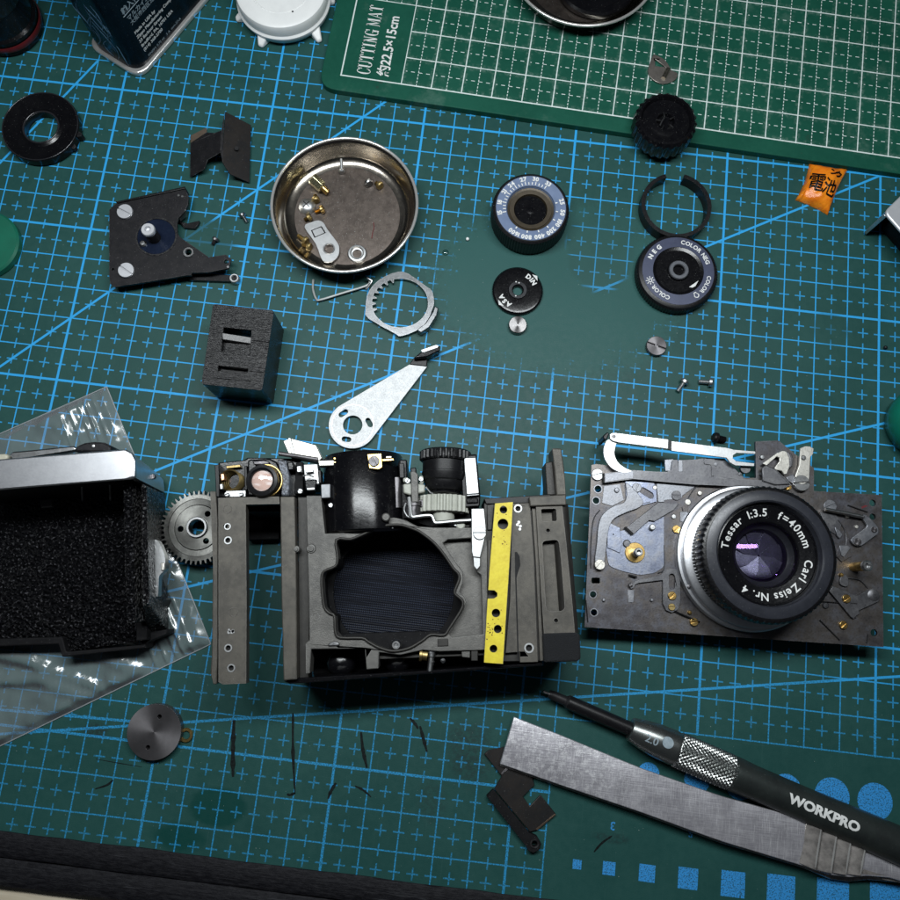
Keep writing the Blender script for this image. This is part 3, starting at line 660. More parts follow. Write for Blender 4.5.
# faceted brass nut standing on its end
c = dpx(300, 300, 3); root = thing('brass_standoff', 'pale brass hexagonal standoff leaning on the dish wall', 'standoff', (c.x, c.y, zf))
a, b = dpx(262, 268, 4.6), dpx(352, 352, 2.0); a.z, b.z = 4.6, 2.2; q = (b - a).to_track_quat('Z', 'X').to_matrix().to_4x4(); q.translation = a; L = (b - a).length
t = MB(); t.xf = q; t.lathe([(1.5, 0), (1.9, .3), (1.9, L * .62), (1.4, L * .68)], seg=6); build('hex_body', t, pbr('pale_brass', (.86, .80, .52), .25, 1, (.78, .70, .40), .6), root, .1)
t = MB(); t.xf = q; t.lathe([(1.0, L * .6), (1.0, L), (.8, L + .2)], seg=20); build('spigot', t, MAT['brass'], root)
loose_screw('long steel pin screw at the far wall of the dish', (341.5, 160), (342.2, 175), .36, .8, MAT['bright'], name='pin_screw').location.z += zf * MM
k = 0
for (tx, ty, hx, hy, lab) in ((285, 375, 290, 415, 'tarnished brass screw just right of the domed screw head'), (285, 470, 335, 455, 'brass screw lying in front of the standoff in the dish'), (225, 515, 262, 497, 'dark brass screw behind the silver tab in the dish'),
                              (190, 600, 240, 640, 'brass screw wedged against the left dish wall, outermost'), (215, 650, 262, 672, 'brass screw between the tab and the left dish wall'), (575, 295, 590, 318, 'tiny grey screw at the right in the dish, the left of two'), (625, 305, 655, 330, 'tiny brass screw at the right in the dish, the right of two')):
    loose_screw(lab, (265 + tx / 5.625, 130 + ty / 5.625), (265 + hx / 5.625, 130 + hy / 5.625), .45, 1.0, MAT['brassd'] if k not in (1, 5) else (MAT['brass'] if k == 1 else MAT['steel']), 'screws inside the dish', 'brass_screw' if k != 5 else 'screw')
    r_ = [o for o in bpy.data.objects if o.get('label') == lab][0]; r_.location.z += zf * MM; k += 1
t = MB(); p = [dpx(*q, 1.0) for q in ((610, 520), (614, 550), (606, 575), (600, 610))]; t.tube(p, .12, 6); 
solo('red_fibre', 'thin dark red fibre on the dish floor', 'fibre', t, pbr('dark_red', (.16, .01, .012), .6), (p[0].x, p[0].y, zf))
# black disc added inside the far dish for its dark reflection
t = MB(); c = W(596, -18, 5); t.lathe([(13, 3.5), (13.5, 4.0), (13.5, 5.6), (12.8, 6.2), (11, 6.2), (10, 5.2), (0, 4.9)], (c.x, c.y, 0), 64)
solo('dark_reflection_disc', 'black disc added for the dark reflection in the far steel dish', 'cap', t, MAT['gloss'], (c.x, c.y, 3.4))
# ------------------------------------------------------------------ loose parts, left side
c = W(40, 126, 3.6); r = RAD(40, 126, 3.6, 38.5); ri = RAD(40, 126, 3.6, 16.5)
root = thing('black_bezel_ring', 'glossy black conical bezel ring with a small tab, far left', 'ring', (c.x, c.y))
t = MB(); t.lathe([(ri, .3), (r - .6, .3), (r, .8), (r, 3.2), (r - .35, 3.6), (r - .9, 3.5), (r - 3.5, 2.9), (ri + 1.5, 2.6), (ri + .5, 3.1), (ri, 2.9), (ri, .3)], (c.x, c.y, 0), 96); build('ring_body', t, MAT['gloss'], root)
lipm = pbr('black_lip_highlight', (.03, .03, .034), .16, .3, (.022, .022, .025), .5, spec=.8)
for nm_, rr_, zz_, tr_ in (('outer_lip', r - .3, 3.55, .2), ('inner_lip', ri + .35, 3.0, .32)):
    t = MB(); t.tube([(c.x + rr_ * math.cos(2 * PI * q / 80), c.y + rr_ * math.sin(2 * PI * q / 80), zz_) for q in range(80)], tr_, 10, True); build(nm_, t, lipm, root, ang=80)  # paler glossy tubes added as highlight lines along both rims
for (a, rr, zz) in ((-4, r + .5, 3.0), (-24, r + .1, 2.4)):
    t = MB(); t.xf = Matrix.Translation((c.x, c.y, 0)) @ Matrix.Rotation(math.radians(a), 4, 'Z'); t.prism(rounded([(r - 1.2, -1.2), (rr + .7, -.7), (rr + .7, .5), (r - 1.2, 1.3)], .4), .5, zz); build('tab', t, MAT['blackmetal'], root, .12)
# bent sheet clip
root = thing('bent_clip', 'bent dark sheet metal clip with two wings, left of the dish', 'metal clip', tuple(W(220, 150)))
zz = lambda u, v, z: (lambda p: (p.x, p.y, z))(W(u, v, z))
t = MB(); t.sheet([zz(225.3, 111.5, 6.2), zz(251, 125, 1.6), zz(249.5, 182.5, 1.0), zz(230, 174, 3.8), zz(222.6, 162, 5.8)], .45); build('wing', t, MAT['browned'], root, .06)
t = MB(); t.sheet([zz(206.8, 132.5, 3.8), zz(214, 133, 4.8), zz(221.3, 130.5, 6.4), zz(220.6, 152.5, 6.2), zz(207.5, 160, 3.9), zz(204, 169.5, 3.0), zz(190, 177.5, 1.0), zz(190.3, 143.5, 1.4)], .45); build('wing', t, MAT['blackmetal'], root, .06)
t = MB(); t.sheet([zz(190.3, 143.3, 1.42), zz(190.5, 135.5, 2.8), zz(206.5, 127.5, 4.6), zz(206.8, 132.3, 3.82)], .4); build('lip', t, pbr('worn_brown_edge', (.16, .12, .09), .45, .6), root, .06)
t = MB(); t.sheet([zz(221.4, 130.5, 6.42), zz(224.6, 112, 6.3), zz(222.6, 162, 5.9), zz(220.7, 152.5, 6.22)], .5); build('bend', t, MAT['blackmetal'], root, .1)
t = MB(); q = zz(236.5, 148, 4.35); t.xf = Matrix.Translation(q) @ Matrix.Rotation(.30, 4, 'Y'); t.disc((0, 0), .75, -.3, .03, 18); build('hole', t, MAT['darkhole'], root)
# bracket plate
Z = 4.6; s5 = lambda L: [(95 + x / 5.625, 170 + y / 5.625) for x, y in L]
b_ = lambda x, y, z=Z: W(95 + x / 5.625, 170 + y / 5.625, z)
root = thing('bracket_plate', 'black bracket plate with two slotted silver screws and a blue-black disc', 'bracket', tuple(b_(300, 400, 0)))
out = P2(s5([(80, 225), (95, 208), (130, 178), (510, 108), (526, 150), (522, 195), (500, 238), (468, 270), (460, 305), (462, 350), (475, 375), (640, 490), (735, 476), (766, 500), (752, 552), (640, 575), (545, 578), (540, 592), (520, 592), (300, 628), (110, 658), (86, 640), (80, 600)]), Z)
h1, h2, h3 = pcirc(*s5([(527, 465)])[0], 3.0, Z), pcirc(*s5([(738, 515)])[0], 2.2, Z), pcirc(*s5([(100, 560)])[0], 1.6, Z, 12)
t = MB(); t.prism(out, Z - .9, Z, [h1, h2, h3]); build('plate', t, MAT['blackmetal'], root, .18)
t = MB(); t.prism(P2(s5([(118, 182), (508, 96), (512, 108), (130, 190)]), Z), 1.2, Z + .5); build('folded_lip', t, MAT['black'], root, .15)
for (x, y) in ((140, 250), (130, 590), (600, 540)):
    t = MB(); c = b_(x, y, 2); t.disc(c, 1.6, 0, Z - .9, 20); build('spacer_pillar', t, MAT['blackmetal'], root)
for (x, y, a) in ((166, 232, -.35), (173, 562, -.5)):
    c = b_(x, y, Z + .9); slotted(root, 'slotted_screw', c, RAD(124, 211, Z, 7.7), Z, Z + 1.0, MAT['paleal'], a, .10)
c = b_(345, 375, Z); r = RAD(156, 237, Z, 20.8)
t = MB(); t.ring(c, r - .55, r, Z - .05, Z + .25, 64); build('disc_rim', t, MAT['blackmetal'], root)
t = MB(); t.disc(c, r - .6, Z - .1, Z + .12, 64, .05); build('disc', t, MAT['bluedisc'], root)
c = b_(336, 384, Z); t = MB(); t.lathe([(1.95, Z), (1.95, Z + 4.3), (1.7, Z + 5.0)], (c.x, c.y, 0), 28); build('post', t, MAT['blackmetal'], root)
t = MB(); t.lathe([(2.0, Z + 4.6), (2.1, Z + 5.6), (1.9, Z + 6.0), (1.0, Z + 6.0), (.75, Z + 5.2), (0, Z + 5.1)], (c.x, c.y, 0), 28); build('post_bush', t, MAT['paleal'], root)
t = MB(); c = b_(273, 418, Z); t.lathe([(1.1, Z), (1.1, Z + .6), (.7, Z + 1.0), (0, Z + 1.05)], (c.x, c.y, 0), 20); build('pin', t, MAT['steel'], root)
t = MB(); c = b_(527, 465, Z); t.ring(c, .9, 1.75, Z - .2, Z + .45, 28, .2); build('eyelet', t, MAT['steel'], root)
t = MB(); t.sheet([tuple(b_(470, 262, 4.6)), tuple(b_(512, 222, 4.6)), tuple(b_(520, 258, 2.0)), tuple(b_(482, 290, 2.0))], .5); build('bent_tab', t, MAT['steel'], root, .08)
t = MB(); t.prism(P2(s5([(470, 285), (520, 300), (560, 290), (588, 285), (582, 305), (560, 330), (500, 325)]), 1.2), .1, 1.2); build('catch', t, MAT['black'], root, .1)
t = MB(); t.prism(capsule(b_(540, 600, 1.6).xy, b_(780, 608, 1.6).xy, 1.1), .1, 1.4); build('under_arm', t, MAT['black'], root, .1)
t = MB(); c = b_(783, 608, 2); t.ring(c, .75, 1.55, .2, 2.2, 24, .25); build('arm_eyelet', t, MAT['bright'], root)
for (x, y) in ((470, 142), (492, 148), (748, 545)):
    t = MB(); c = b_(x, y, Z); t.disc(c, .38, Z, Z + .06, 12, .02); build('rivet', t, MAT['steel'], root)
loose_screw('tiny steel screw right of the bracket, nearest the dish', (247, 222.5), (242, 214.5), .42, .85, MAT['steel'], 'tiny screws right of the bracket')
loose_screw('tiny dark screw right of the bracket, nearest the plate', (212.5, 244.5), (217, 238.5), .42, .85, MAT['turneddark'], 'tiny screws right of the bracket')
# ribbed black block
Z = 15.0; k3 = lambda L, z=Z: P2([(190 + x / 6.927, 290 + y / 6.927) for x, y in L], z)
root = thing('black_block', 'ribbed black plastic block with two slots, right of the silver case', 'block', tuple(W(240, 370, 0)))
top = rounded(k3([(160, 95), (582, 140), (500, 697), (78, 652)]), .9)
sl1 = k3([(232, 258), (425, 278), (416, 450), (215, 425)]); sl2 = k3([(196, 522), (402, 545), (398, 582), (192, 560)])
t = MB(); t.prism(top, .05, Z, [sl1, sl2]); build('block_body', t, MAT['block'], root, .35)
lc = k3([(322, 330)], Z)[0]; t = MB(); t.prism(k3([(225, 300), (420, 318), (417, 362), (228, 345)], Z - .3), Z - 4, lambda x, y: Z - .75 - .21 * (x - lc[0]) + .09 * (y - lc[1])); build('slot_ledge', t, pbr('shiny_black_ledge', (.015, .015, .017), .32, 0, (.022, .022, .024), .8, (1.5, .05), spec=.45), root, .15)
t = MB(); t.prism(k3([(225, 360), (418, 372), (412, 455), (210, 432)], Z - 2), Z - 5, lambda x, y: Z - 2.2); t.prism(k3([(194, 522), (404, 545), (398, 584), (190, 562)], Z - 2), Z - 5, Z - 2.4); build('slot_floor', t, MAT['block'], root)
for L in ([(430, 336), (548, 350), (544, 364), (428, 350)], [(404, 548), (514, 560), (512, 572), (402, 560)], [(190, 600), (420, 622), (418, 632), (188, 612)]):
    t = MB(); t.prism(k3(L, Z + .2), Z - .2, Z + .28); build('rib', t, MAT['block'], root, .1)
# ------------------------------------------------------------------ loose parts, centre
z6 = lambda L: [(310 + x / 6, 260 + y / 6) for x, y in L]
p = [W(u, v, z) for (u, v), z in zip(smooth(z6([(352, 112), (345, 150), (200, 197), (65, 238), (38, 234), (18, 175), (20, 118)]), 6, False), [1.4 - .02 * k for k in range(60)])]
t = MB(); t.tube(p, .34, 8); solo('wire_spring', 'thin bent wire spring in front of the dish', 'wire spring', t, pbr('clear_wire', (.5, .52, .51), .3, .3), (p[0].x, p[0].y), )
root = thing('toothed_ring', 'silver octagonal ring with inner teeth and a curved side tab', 'ring', tuple(W(400, 303)))
zt = 1.7
out = smooth(P2(z6([(530, 70), (590, 82), (700, 160), (733, 188), (744, 250), (735, 292), (700, 370), (635, 425), (545, 456), (512, 442), (350, 350), (333, 305), (342, 215), (380, 150), (450, 98)]), zt), 2)
c0 = W(310 + 540 / 6, 260 + 258 / 6, zt); inn = []
for k in range(144):
    a = 2 * PI * k / 144; d = W(310 + (540 + 168 * math.cos(a)) / 6, 260 + (258 - 146 * math.sin(a)) / 6, zt) - c0; f = 1.0
    if 100 < k * 2.5 < 205: f = 1.0 if (k // 2) % 3 else .86
    inn.append((c0.x + d.x * f, c0.y + d.y * f))
t = MB(); t.prism(out, .5, zt, [inn]); build('ring_body', t, MAT['ringsteel'], root, .18)
t = MB(); t.prism(P2(z6([(640, 418), (690, 380), (735, 310), (748, 272), (772, 288), (760, 335), (715, 405), (665, 438)]), 3.2), .1, 3.2); build('side_tab', t, MAT['ringsteel'], root, .35, seg=3)
t = MB(); t.tube([W(366, 289, 1.9), W(370, 284, 2.1), W(372, 281, 2.2), W(367, 278, 2.2)], .4, 8); build('clip_end', t, MAT['steel'], root)
# advance lever
zt = 1.5; s6 = lambda L: [(320 + x / 6.43, 330 + y / 6.43) for x, y in L]
root = thing('advance_lever', 'flat silver advance lever with black tip and a round hole', 'lever', tuple(W(353, 425)))
cc = W(352.7, 424.9, zt); R0 = RAD(352.7, 425, zt, 24)
A, B = W(*s6([(575, 222)])[0], zt), W(*s6([(688, 235)])[0], zt)
def tang(Pt, side):
    d = (Pt - cc).xy; L = d.length; a = math.atan2(d.y, d.x) + side * math.acos(R0 / L); return a
a1, a2 = tang(A, 1), tang(B, -1)
while a2 < a1: a2 += 2 * PI
out = [(cc.x + R0 * math.cos(a1 + (a2 - a1) * k / 40), cc.y + R0 * math.sin(a1 + (a2 - a1) * k / 40)) for k in range(41)] + [tuple(B.xy), tuple(A.xy)]
holes = [circ(cc.x, cc.y, RAD(353, 425, zt, 9.7), 40)]
for (x, y, dx, dy) in ((150, 535, 14, -10), (316, 595, 8, 14), (170, 702, 14, 2)):
    p, q = W(*s6([(x - dx, y - dy)])[0], zt), W(*s6([(x + dx, y + dy)])[0], zt); holes.append(capsule(p.xy, q.xy, RAD(350, 420, zt, 2.6), 8))
t = MB(); t.prism(out, .45, zt, holes); build('arm', t, MAT['lever'], root, .15)
t = MB(); t.ring((cc.x, cc.y), R0 * .86, R0 * .885, zt - .05, zt + .03, 64, .01); build('turning_mark', t, MAT['steel'], root)
lo = P2(s6([(575, 222), (602, 182), (650, 142), (690, 168), (772, 122), (768, 150), (692, 192), (688, 235)]), 1.6)
t = MB(); t.prism(lo, .3, 2.0); build('neck', t, MAT['black'], root, .25)
g1 = P2(s6([(600, 180), (650, 140), (755, 92), (768, 100), (772, 130), (690, 172)]), 4.6)
t = MB(); t.prism(g1, 1.0, 4.6); build('thumb_grip', t, MAT['gloss'], root, .5, seg=4)
t = MB(); t.prism(P2(s6([(650, 128), (745, 96), (762, 100), (758, 112), (672, 142), (655, 142)]), 4.64), 4.5, 4.66); build('worn_or_highlit_edge', t, MAT['bright'], root, .06)  # bright strip laid on the grip top as its highlight
# exposure dial
def knurl_mod(depth, idx): return lambda k, i, r, z: (r - depth * (k % 2) if i in idx else r, z)
zt = 8.0; c = W(531, 207.8, zt); R1 = RAD(531, 207.8, zt, 39)
root = thing('film_speed_dial', 'black knurled film speed dial with blue-grey scale from 15 to 1600', 'dial', (c.x, c.y))
t = MB(); t.lathe([(R1 - 1.5, .2), (R1 - .1, .8), (R1, 1.2), (R1, zt - 1.6), (R1 - .3, zt - .5), (R1 - .9, zt - .05), (R1 * .90, zt - .05), (R1 * .90, zt - .4), (R1 * .62, zt - .4), (R1 * .60, zt - 1.2)], (c.x, c.y, 0), 168, knurl_mod(.28, (2, 3))); t.f = t.f[:-1]; build('knurled_body', t, MAT['black'], root)
t = MB(); t.lathe([(R1 * .895, zt - .5), (R1 * .895, zt - .05), (R1 * .63, zt - .22), (R1 * .60, zt - .9)], (c.x, c.y, 0), 96); t.f = t.f[:-2]; build('scale_ring', t, MAT['dialblue'], root)
t = MB(); t.lathe([(R1 * .60, zt - 1.0), (R1 * .545, zt - 1.2), (R1 * .54, zt - .9), (R1 * .43, zt - 1.0), (R1 * .40, zt - 2.8)], (c.x, c.y, 0), 72); t.f = t.f[:-2]; build('inner_collar', t, MAT['collarbrown'], root)
t = MB(); t.lathe([(R1 * .405, zt - 1.6), (R1 * .38, zt - 2.4), (R1 * .30, zt - 2.6), (R1 * .28, zt - 1.9), (R1 * .2, zt - 1.7), (R1 * .17, zt - 2.6), (R1 * .12, zt - 2.7), (R1 * .1, zt - 1.6), (R1 * .05, zt - 1.5), (0, zt - 2.0)], (c.x, c.y, 0), 64); build('hub', t, MAT['gloss'], root)
nm = MB(); tk = MB()
def dang(x, y, cx_, cy_): return math.degrees(math.atan2(cy_ - y, x - cx_))
for s, x, y in (('15', 190, 510), ('18', 172, 410), ('21', 205, 305), ('24', 265, 230), ('27', 365, 165), ('30', 475, 160), ('33', 588, 185), ('25', 725, 340), ('50', 750, 445), ('100', 722, 550), ('200', 655, 630), ('400', 560, 690), ('800', 448, 695), ('1600', 340, 672)):
    arc_text(nm, s, 1.35, c, R1 * .765, dang(x, y, 460, 432), zt + .02, .09, .2, True)
def tick(a, r0, r1, wd, z):
    a = math.radians(a); u = Vector((math.cos(a), math.sin(a))); n = Vector((-u.y, u.x)) * wd / 2; q = [u * r0 - n, u * r1 - n, u * r1 + n, u * r0 + n]
    tk.add([(c.x + p.x, c.y + p.y, z) for p in q], [(0, 1, 2, 3)])
a_lo, a_hi = dang(240, 497, 460, 432), dang(560, 235, 460, 432); a_lo += 360 if a_lo < 0 else 0
for k in range(19): tick(a_lo + (a_hi - a_lo) * k / 18, R1 * .645, R1 * (.72 if k % 3 else .745), .30, zt + .01)
for x, y in ((680, 357), (692, 440), (675, 523), (620, 592), (543, 635), (450, 645), (358, 622)): tick(dang(x, y, 460, 432), R1 * .64, R1 * .70, .36, zt + .01)
build('numerals', nm, MAT['print'], root, flat=True); build('scale_ticks', tk, MAT['print'], root, flat=True)
# ASA DIN disc
zt = 1.6; c = W(517.8, 290, zt); R1 = RAD(517.8, 290, zt, 25.3)
root = thing('speed_index_disc', 'glossy black disc marked ASA and DIN with a small centre hole', 'disc', (c.x, c.y))
t = MB(); t.lathe([(R1 * .19, .1), (R1 - .3, .1), (R1, .5), (R1, 1.0), (R1 - .5, zt - .1), (R1 - 1.0, zt), (R1 * .38, zt - .1), (R1 * .36, zt + .12), (R1 * .28, zt + .12), (R1 * .22, zt - .2), (R1 * .19, zt - .5), (R1 * .19, .1)], (c.x, c.y, 0), 72); build('disc_body', t, MAT['gloss'], root)
t = MB(); t.ring(c, R1 * .23, R1 * .36, zt, zt + .16, 48, .05); build('centre_ring', t, MAT['lensring'], root)
t = MB(); arc_text(t, 'DIN', 1.5, c, R1 * .62, 46, zt + .03, .10, .5, True); arc_text(t, 'ASA', 1.5, c, R1 * .62, -132, zt + .03, .10, .5, True)
for a in (44, -134):
    a = math.radians(a); u = Vector((math.cos(a), math.sin(a))); n = Vector((-u.y, u.x)); q = [u * R1 * .86 - n * 1.35, u * R1 * .98, u * R1 * .86 + n * 1.35]
    t.add([(c.x + p.x, c.y + p.y, zt - .02 + .05) for p in q], [(0, 1, 2)])
build('lettering', t, MAT['print'], root, flat=True)
for (u, v) in ((516, 282), (519, 283), (515.7, 296)):
    t = MB(); q = W(u, v, zt); t.disc(q, .22, zt + .1, zt + .2, 10, .02); build('pin_hole', t, MAT['print'], root)
def coin(u, v, pr, zt, label, mat, slot=None, name='turned_screw_cap'):
    c = W(u, v, zt); r = RAD(u, v, zt, pr); root = thing(name, label, 'screw', (c.x, c.y))
    if slot is None:
        t = MB(); t.lathe([(r * .9, .02), (r, .2), (r, zt - .2), (r - .2, zt), (0.0, zt)], (c.x, c.y, 0), 48); build('cap', t, mat, root)
    else:
        slotted(root, 'slotted_head', c, r, .02, zt, mat, slot, .13)
    t = MB(); t.lathe([(r * .18, zt), (r * .18, zt + .03), (0, zt + .05)], (c.x, c.y, 0), 20); build('centre_mark', t, mat, root)
    return root
coin(517.8, 324.5, 9.2, 1.8, 'small bright turned screw touching the ASA disc', MAT['turned'])
coin(656.7, 345.6, 10, 1.7, 'dark slotted flat screw on the bare patch of mat', MAT['turneddark'], -.25)
loose_screw('tiny silver screw below the reminder dial, pointing to the lower left', (677.5, 391.5), (685, 380.5), .5, 1.05, MAT['bright'], 'two silver screws on the mat')
loose_screw('tiny silver screw lying flat, the right one of the pair', (698.5, 381.5), (712, 383), .5, 1.05, MAT['bright'], 'two silver screws on the mat')
loose_screw('small black screw above the silver link arm', (725, 440), (712.5, 437.5), .7, 1.25, MAT['black'], name='black_screw')
# ------------------------------------------------------------------ loose parts, right side
zb = 2.5; zt = 10.5; c = W(667, 118.5, zt); R1 = RAD(667, 118.5, zt, 30.5)
root = thing('scalloped_knob', 'black scalloped knob at the edge of the green mat', 'knob', (c.x, c.y, zb))
def scal(k, i, r, z): return (r + (.28 * math.cos(k * 2 * PI / 8) if 1 <= i <= 3 else 0), z)
t = MB(); t.lathe([(R1 - 1.0, zb + .05), (R1 - .4, zb + .8), (R1, zb + 1.6), (R1, zt - 1.2), (R1 - .8, zt - .3), (R1 - 1.6, zt - .2), (R1 - 2.2, zt - 1.4), (R1 * .55, zt - 1.7), (R1 * .5, zt - 1.5), (R1 * .3, zt - 1.5), (R1 * .26, zt - 2.6), (0, zt - 2.7)], (c.x, c.y, 0), 192, scal); build('knob_body', t, MAT['gloss'], root)
for k in range(5):
    t = MB(); a = .6 + k * 2 * PI / 5; q = (c.x + 2.4 * math.cos(a), c.y + 2.4 * math.sin(a)); t.xf = Matrix.Translation((q[0], q[1], 0)) @ Matrix.Rotation(a, 4, 'Z'); t.box(-.9, .9, -.25, .25, zt - 2.7, zt - 1.2); build('spoke', t, MAT['black'], root, .1)
t = MB(); t.tube([W(660, 125.5, zt - 1), W(662, 121, zt - .8), W(664.5, 117.5, zt - 1)], .25, 8); build('bright_burr', t, MAT['steel'], root)
s9 = lambda L: [(630 + x / 9, 40 + y / 9) for x, y in L]
root = thing('metal_sliver', 'small dull metal plate with a triangular hole on the green mat', 'metal plate', tuple(W(661, 70, 2.5)))
t = MB(); t.prism(smooth(P2(s9([(220, 128), (300, 165), (345, 215), (375, 268), (430, 298), (405, 358), (300, 392), (205, 352), (163, 275), (195, 165)]), 3.3), 3), 2.6, 3.2, [P2(s9([(228, 168), (262, 195), (318, 240), (228, 232)]), 3.3)]); build('plate', t, pbr('dull_plate', (.36, .33, .30), .42, .9), root, .1)
t = MB(); a, b = W(*s9([(300, 348)])[0], 3.4), W(*s9([(345, 262)])[0], 3.4); a.z = b.z = 3.5; t.tube([a, b], .75, 12); build('raised_fold', t, pbr('fold_plate', (.62, .56, .46), .3, 1), root)
# open ring
zt = 4.2; c = W(676.5, 205, zt); R1 = RAD(676.5, 205, zt, 35.0)
a0, a1 = math.radians(80), math.radians(112 + 0); n = 90; out = []; inn_ = []
for k in range(n + 1):
    a = a1 + (2 * PI - (a1 - a0)) * k / n; out.append((c.x + R1 * math.cos(a), c.y + R1 * math.sin(a))); inn_.append((c.x + (R1 - 1.25) * math.cos(a), c.y + (R1 - 1.25) * math.sin(a)))
t = MB(); t.prism(out + inn_[::-1], .05, zt); solo('split_ring', 'thin black split ring standing open above the reminder dial', 'ring', t, MAT['black'], (c.x, c.y), .15)
# film reminder dial
zt = 4.6; c = W(678.3, 270.8, zt); R1 = RAD(678.3, 270.8, zt, 41)
root = thing('film_reminder_dial', 'black and navy film reminder dial lettered COLOR NEG', 'dial', (c.x, c.y))
t = MB(); t.lathe([(R1 - 1.0, .1), (R1, .6), (R1, zt - 1.3), (R1 - .6, zt - .5), (R1 * .88, zt - .1), (R1 * .62, zt)], (c.x, c.y, 0), 180, knurl_mod(.22, (1, 2))); t.f = t.f[:-1]; build('knurled_body', t, MAT['black'], root)
t = MB(); t.lathe([(R1 * .875, zt - .3), (R1 * .875, zt + .02), (R1 * .62, zt + .12), (R1 * .62, zt - .3)], (c.x, c.y, 0), 96); t.f = t.f[:-2]; build('navy_ring', t, MAT['dialnavy'], root)
t = MB(); t.lathe([(R1 * .62, zt - .2), (R1 * .615, zt + .05), (R1 * .45, zt - .5), (R1 * .27, zt - .7), (R1 * .26, zt + .3), (R1 * .23, zt + .7), (R1 * .16, zt + .7), (R1 * .115, zt + .1), (R1 * .11, zt - 1.5), (0, zt - 1.6)], (c.x, c.y, 0), 96); build('glossy_centre', t, MAT['gloss'], root)
t = MB(); t.ring(c, R1 * .135, R1 * .245, zt + .6, zt + .9, 48, .25); build('hub_ring', t, pbr('hub_grey', (.16, .17, .19), .35, .7), root)
t = MB(); arc_text(t, 'COLOR NEG', 1.35, c, R1 * .705, dang(585, 245, 435, 455), zt + .16, .06, .35, True); arc_text(t, 'N E G', 1.4, c, R1 * .70, dang(205, 295, 435, 455), zt + .16, .10, .7, True)
arc_text(t, 'COLOR', 1.3, c, R1 * .705, dang(298, 668, 435, 455), zt + .16, .06, .3, True); arc_text(t, 'COLOR', 1.25, c, R1 * .71, dang(700, 565, 435, 455), zt + .16, .05, .3, True)
build('lettering', t, MAT['print'], root, flat=True)
a = math.radians(dang(198, 575, 435, 455)); q = (c.x + R1 * .745 * math.cos(a), c.y + R1 * .745 * math.sin(a))
t = MB(); t.prism(circ(*q, .62, 24), zt + .1, zt + .17, [circ(*q, .36, 20)])
for k in range(8):
    b = k * PI / 4 + .2; t.prism(capsule((q[0] + .85 * math.cos(b), q[1] + .85 * math.sin(b)), (q[0] + 1.3 * math.cos(b), q[1] + 1.3 * math.sin(b)), .13, 3), zt + .1, zt + .17)
build('sun_symbol', t, MAT['print'], root)
a = math.radians(dang(605, 665, 435, 455)); q = (c.x + R1 * .745 * math.cos(a), c.y + R1 * .745 * math.sin(a)); u = Vector((math.cos(a), math.sin(a))); nn = Vector((-u.y, u.x))
lp = [(.9, .0), (.6, .62), (0, .8), (-.5, .45), (-.95, .42), (-.95, -.42), (-.5, -.45), (0, -.8), (.6, -.62)]; mk = lambda s: [tuple(Vector(q) + u * x * s + nn * y * s) for x, y in lp]
t = MB(); t.prism(smooth(mk(1.05), 2), zt + .1, zt + .17, [smooth(mk(.72), 2)]); build('lamp_symbol', t, MAT['print'], root)
t = MB(); t.prism(P2([(689, 287), (698.5, 280.5), (695.5, 286), (692.5, 287.6)], zt + .3), zt - .6, zt + .3); build('index_arrow', t, MAT['print'], root)
# orange sachet
k7 = lambda L: [(780 + x / 7.5, 140 + y / 7.5) for x, y in L]
root = thing('battery_sachet', 'crumpled orange sachet with black Japanese lettering', 'sachet', tuple(W(823, 190)))
crn = [W(*q, 1.5) for q in k7([(232, 165), (522, 208), (372, 548), (128, 435)])]
N = 26; vs = []; fs = []
def sach(u, v):
    p = crn[0] * (1 - u) * (1 - v) + crn[1] * u * (1 - v) + crn[2] * u * v + crn[3] * (1 - u) * v
    pin = 1.9 * (4 * u * (1 - u)); du = (.5 - v) * 2 * pin * (1 - .6 * min(1, max(0, (v - .1) / .5))); inx = .7 * (4 * v * (1 - v)) * (.5 - u) * 2
    p = p + (crn[3] - crn[0]).normalized() * du * .55 + (crn[1] - crn[0]).normalized() * inx
    e = max(0, (4 * u * (1 - u))) ** .5 * max(0, 4 * v * (1 - v)) ** .5
    q = 4.2 * e ** .8 + .55 * mnoise.noise(Vector((u * 4, v * 4, 2.0))) * (.4 + e) + .35 * abs(mnoise.noise(Vector((u * 9 + v * 5, v * 3, 7)))) + (.9 * (u < .1 and v > .8))
    return Vector((p.x, p.y, max(.25, q + .35)))
for a in range(N + 1):
    for b in range(N + 1): vs.append(sach(b / N, a / N))
for a in range(N):
    for b in range(N): i = a * (N + 1) + b; fs.append((i, i + N + 1, i + N + 2, i + 1))
nt_ = len(vs); edge = [b for b in range(N)] + [a * (N + 1) + N for a in range(N)] + [N * (N + 1) + N - b for b in range(N)] + [(N - a) * (N + 1) for a in range(N)]
for i in edge: vs.append(Vector((vs[i].x, vs[i].y, .08)))
E_ = len(edge)
for k in range(E_): fs.append((edge[k], edge[(k + 1) % E_], nt_ + (k + 1) % E_, nt_ + k))
t = MB(); t.add(vs, fs); build('film_pouch', t, MAT['orange'], root, ang=70)
SG = [sach(a / 70, b / 70) for a in range(71) for b in range(71)]
def inv_sachet(x, y):
    """point of the pouch's upper skin above x, y"""
    n4 = sorted(SG, key=lambda q: (q.x - x) ** 2 + (q.y - y) ** 2)[:4]; return Vector((x, y, max(q.z for q in n4)))
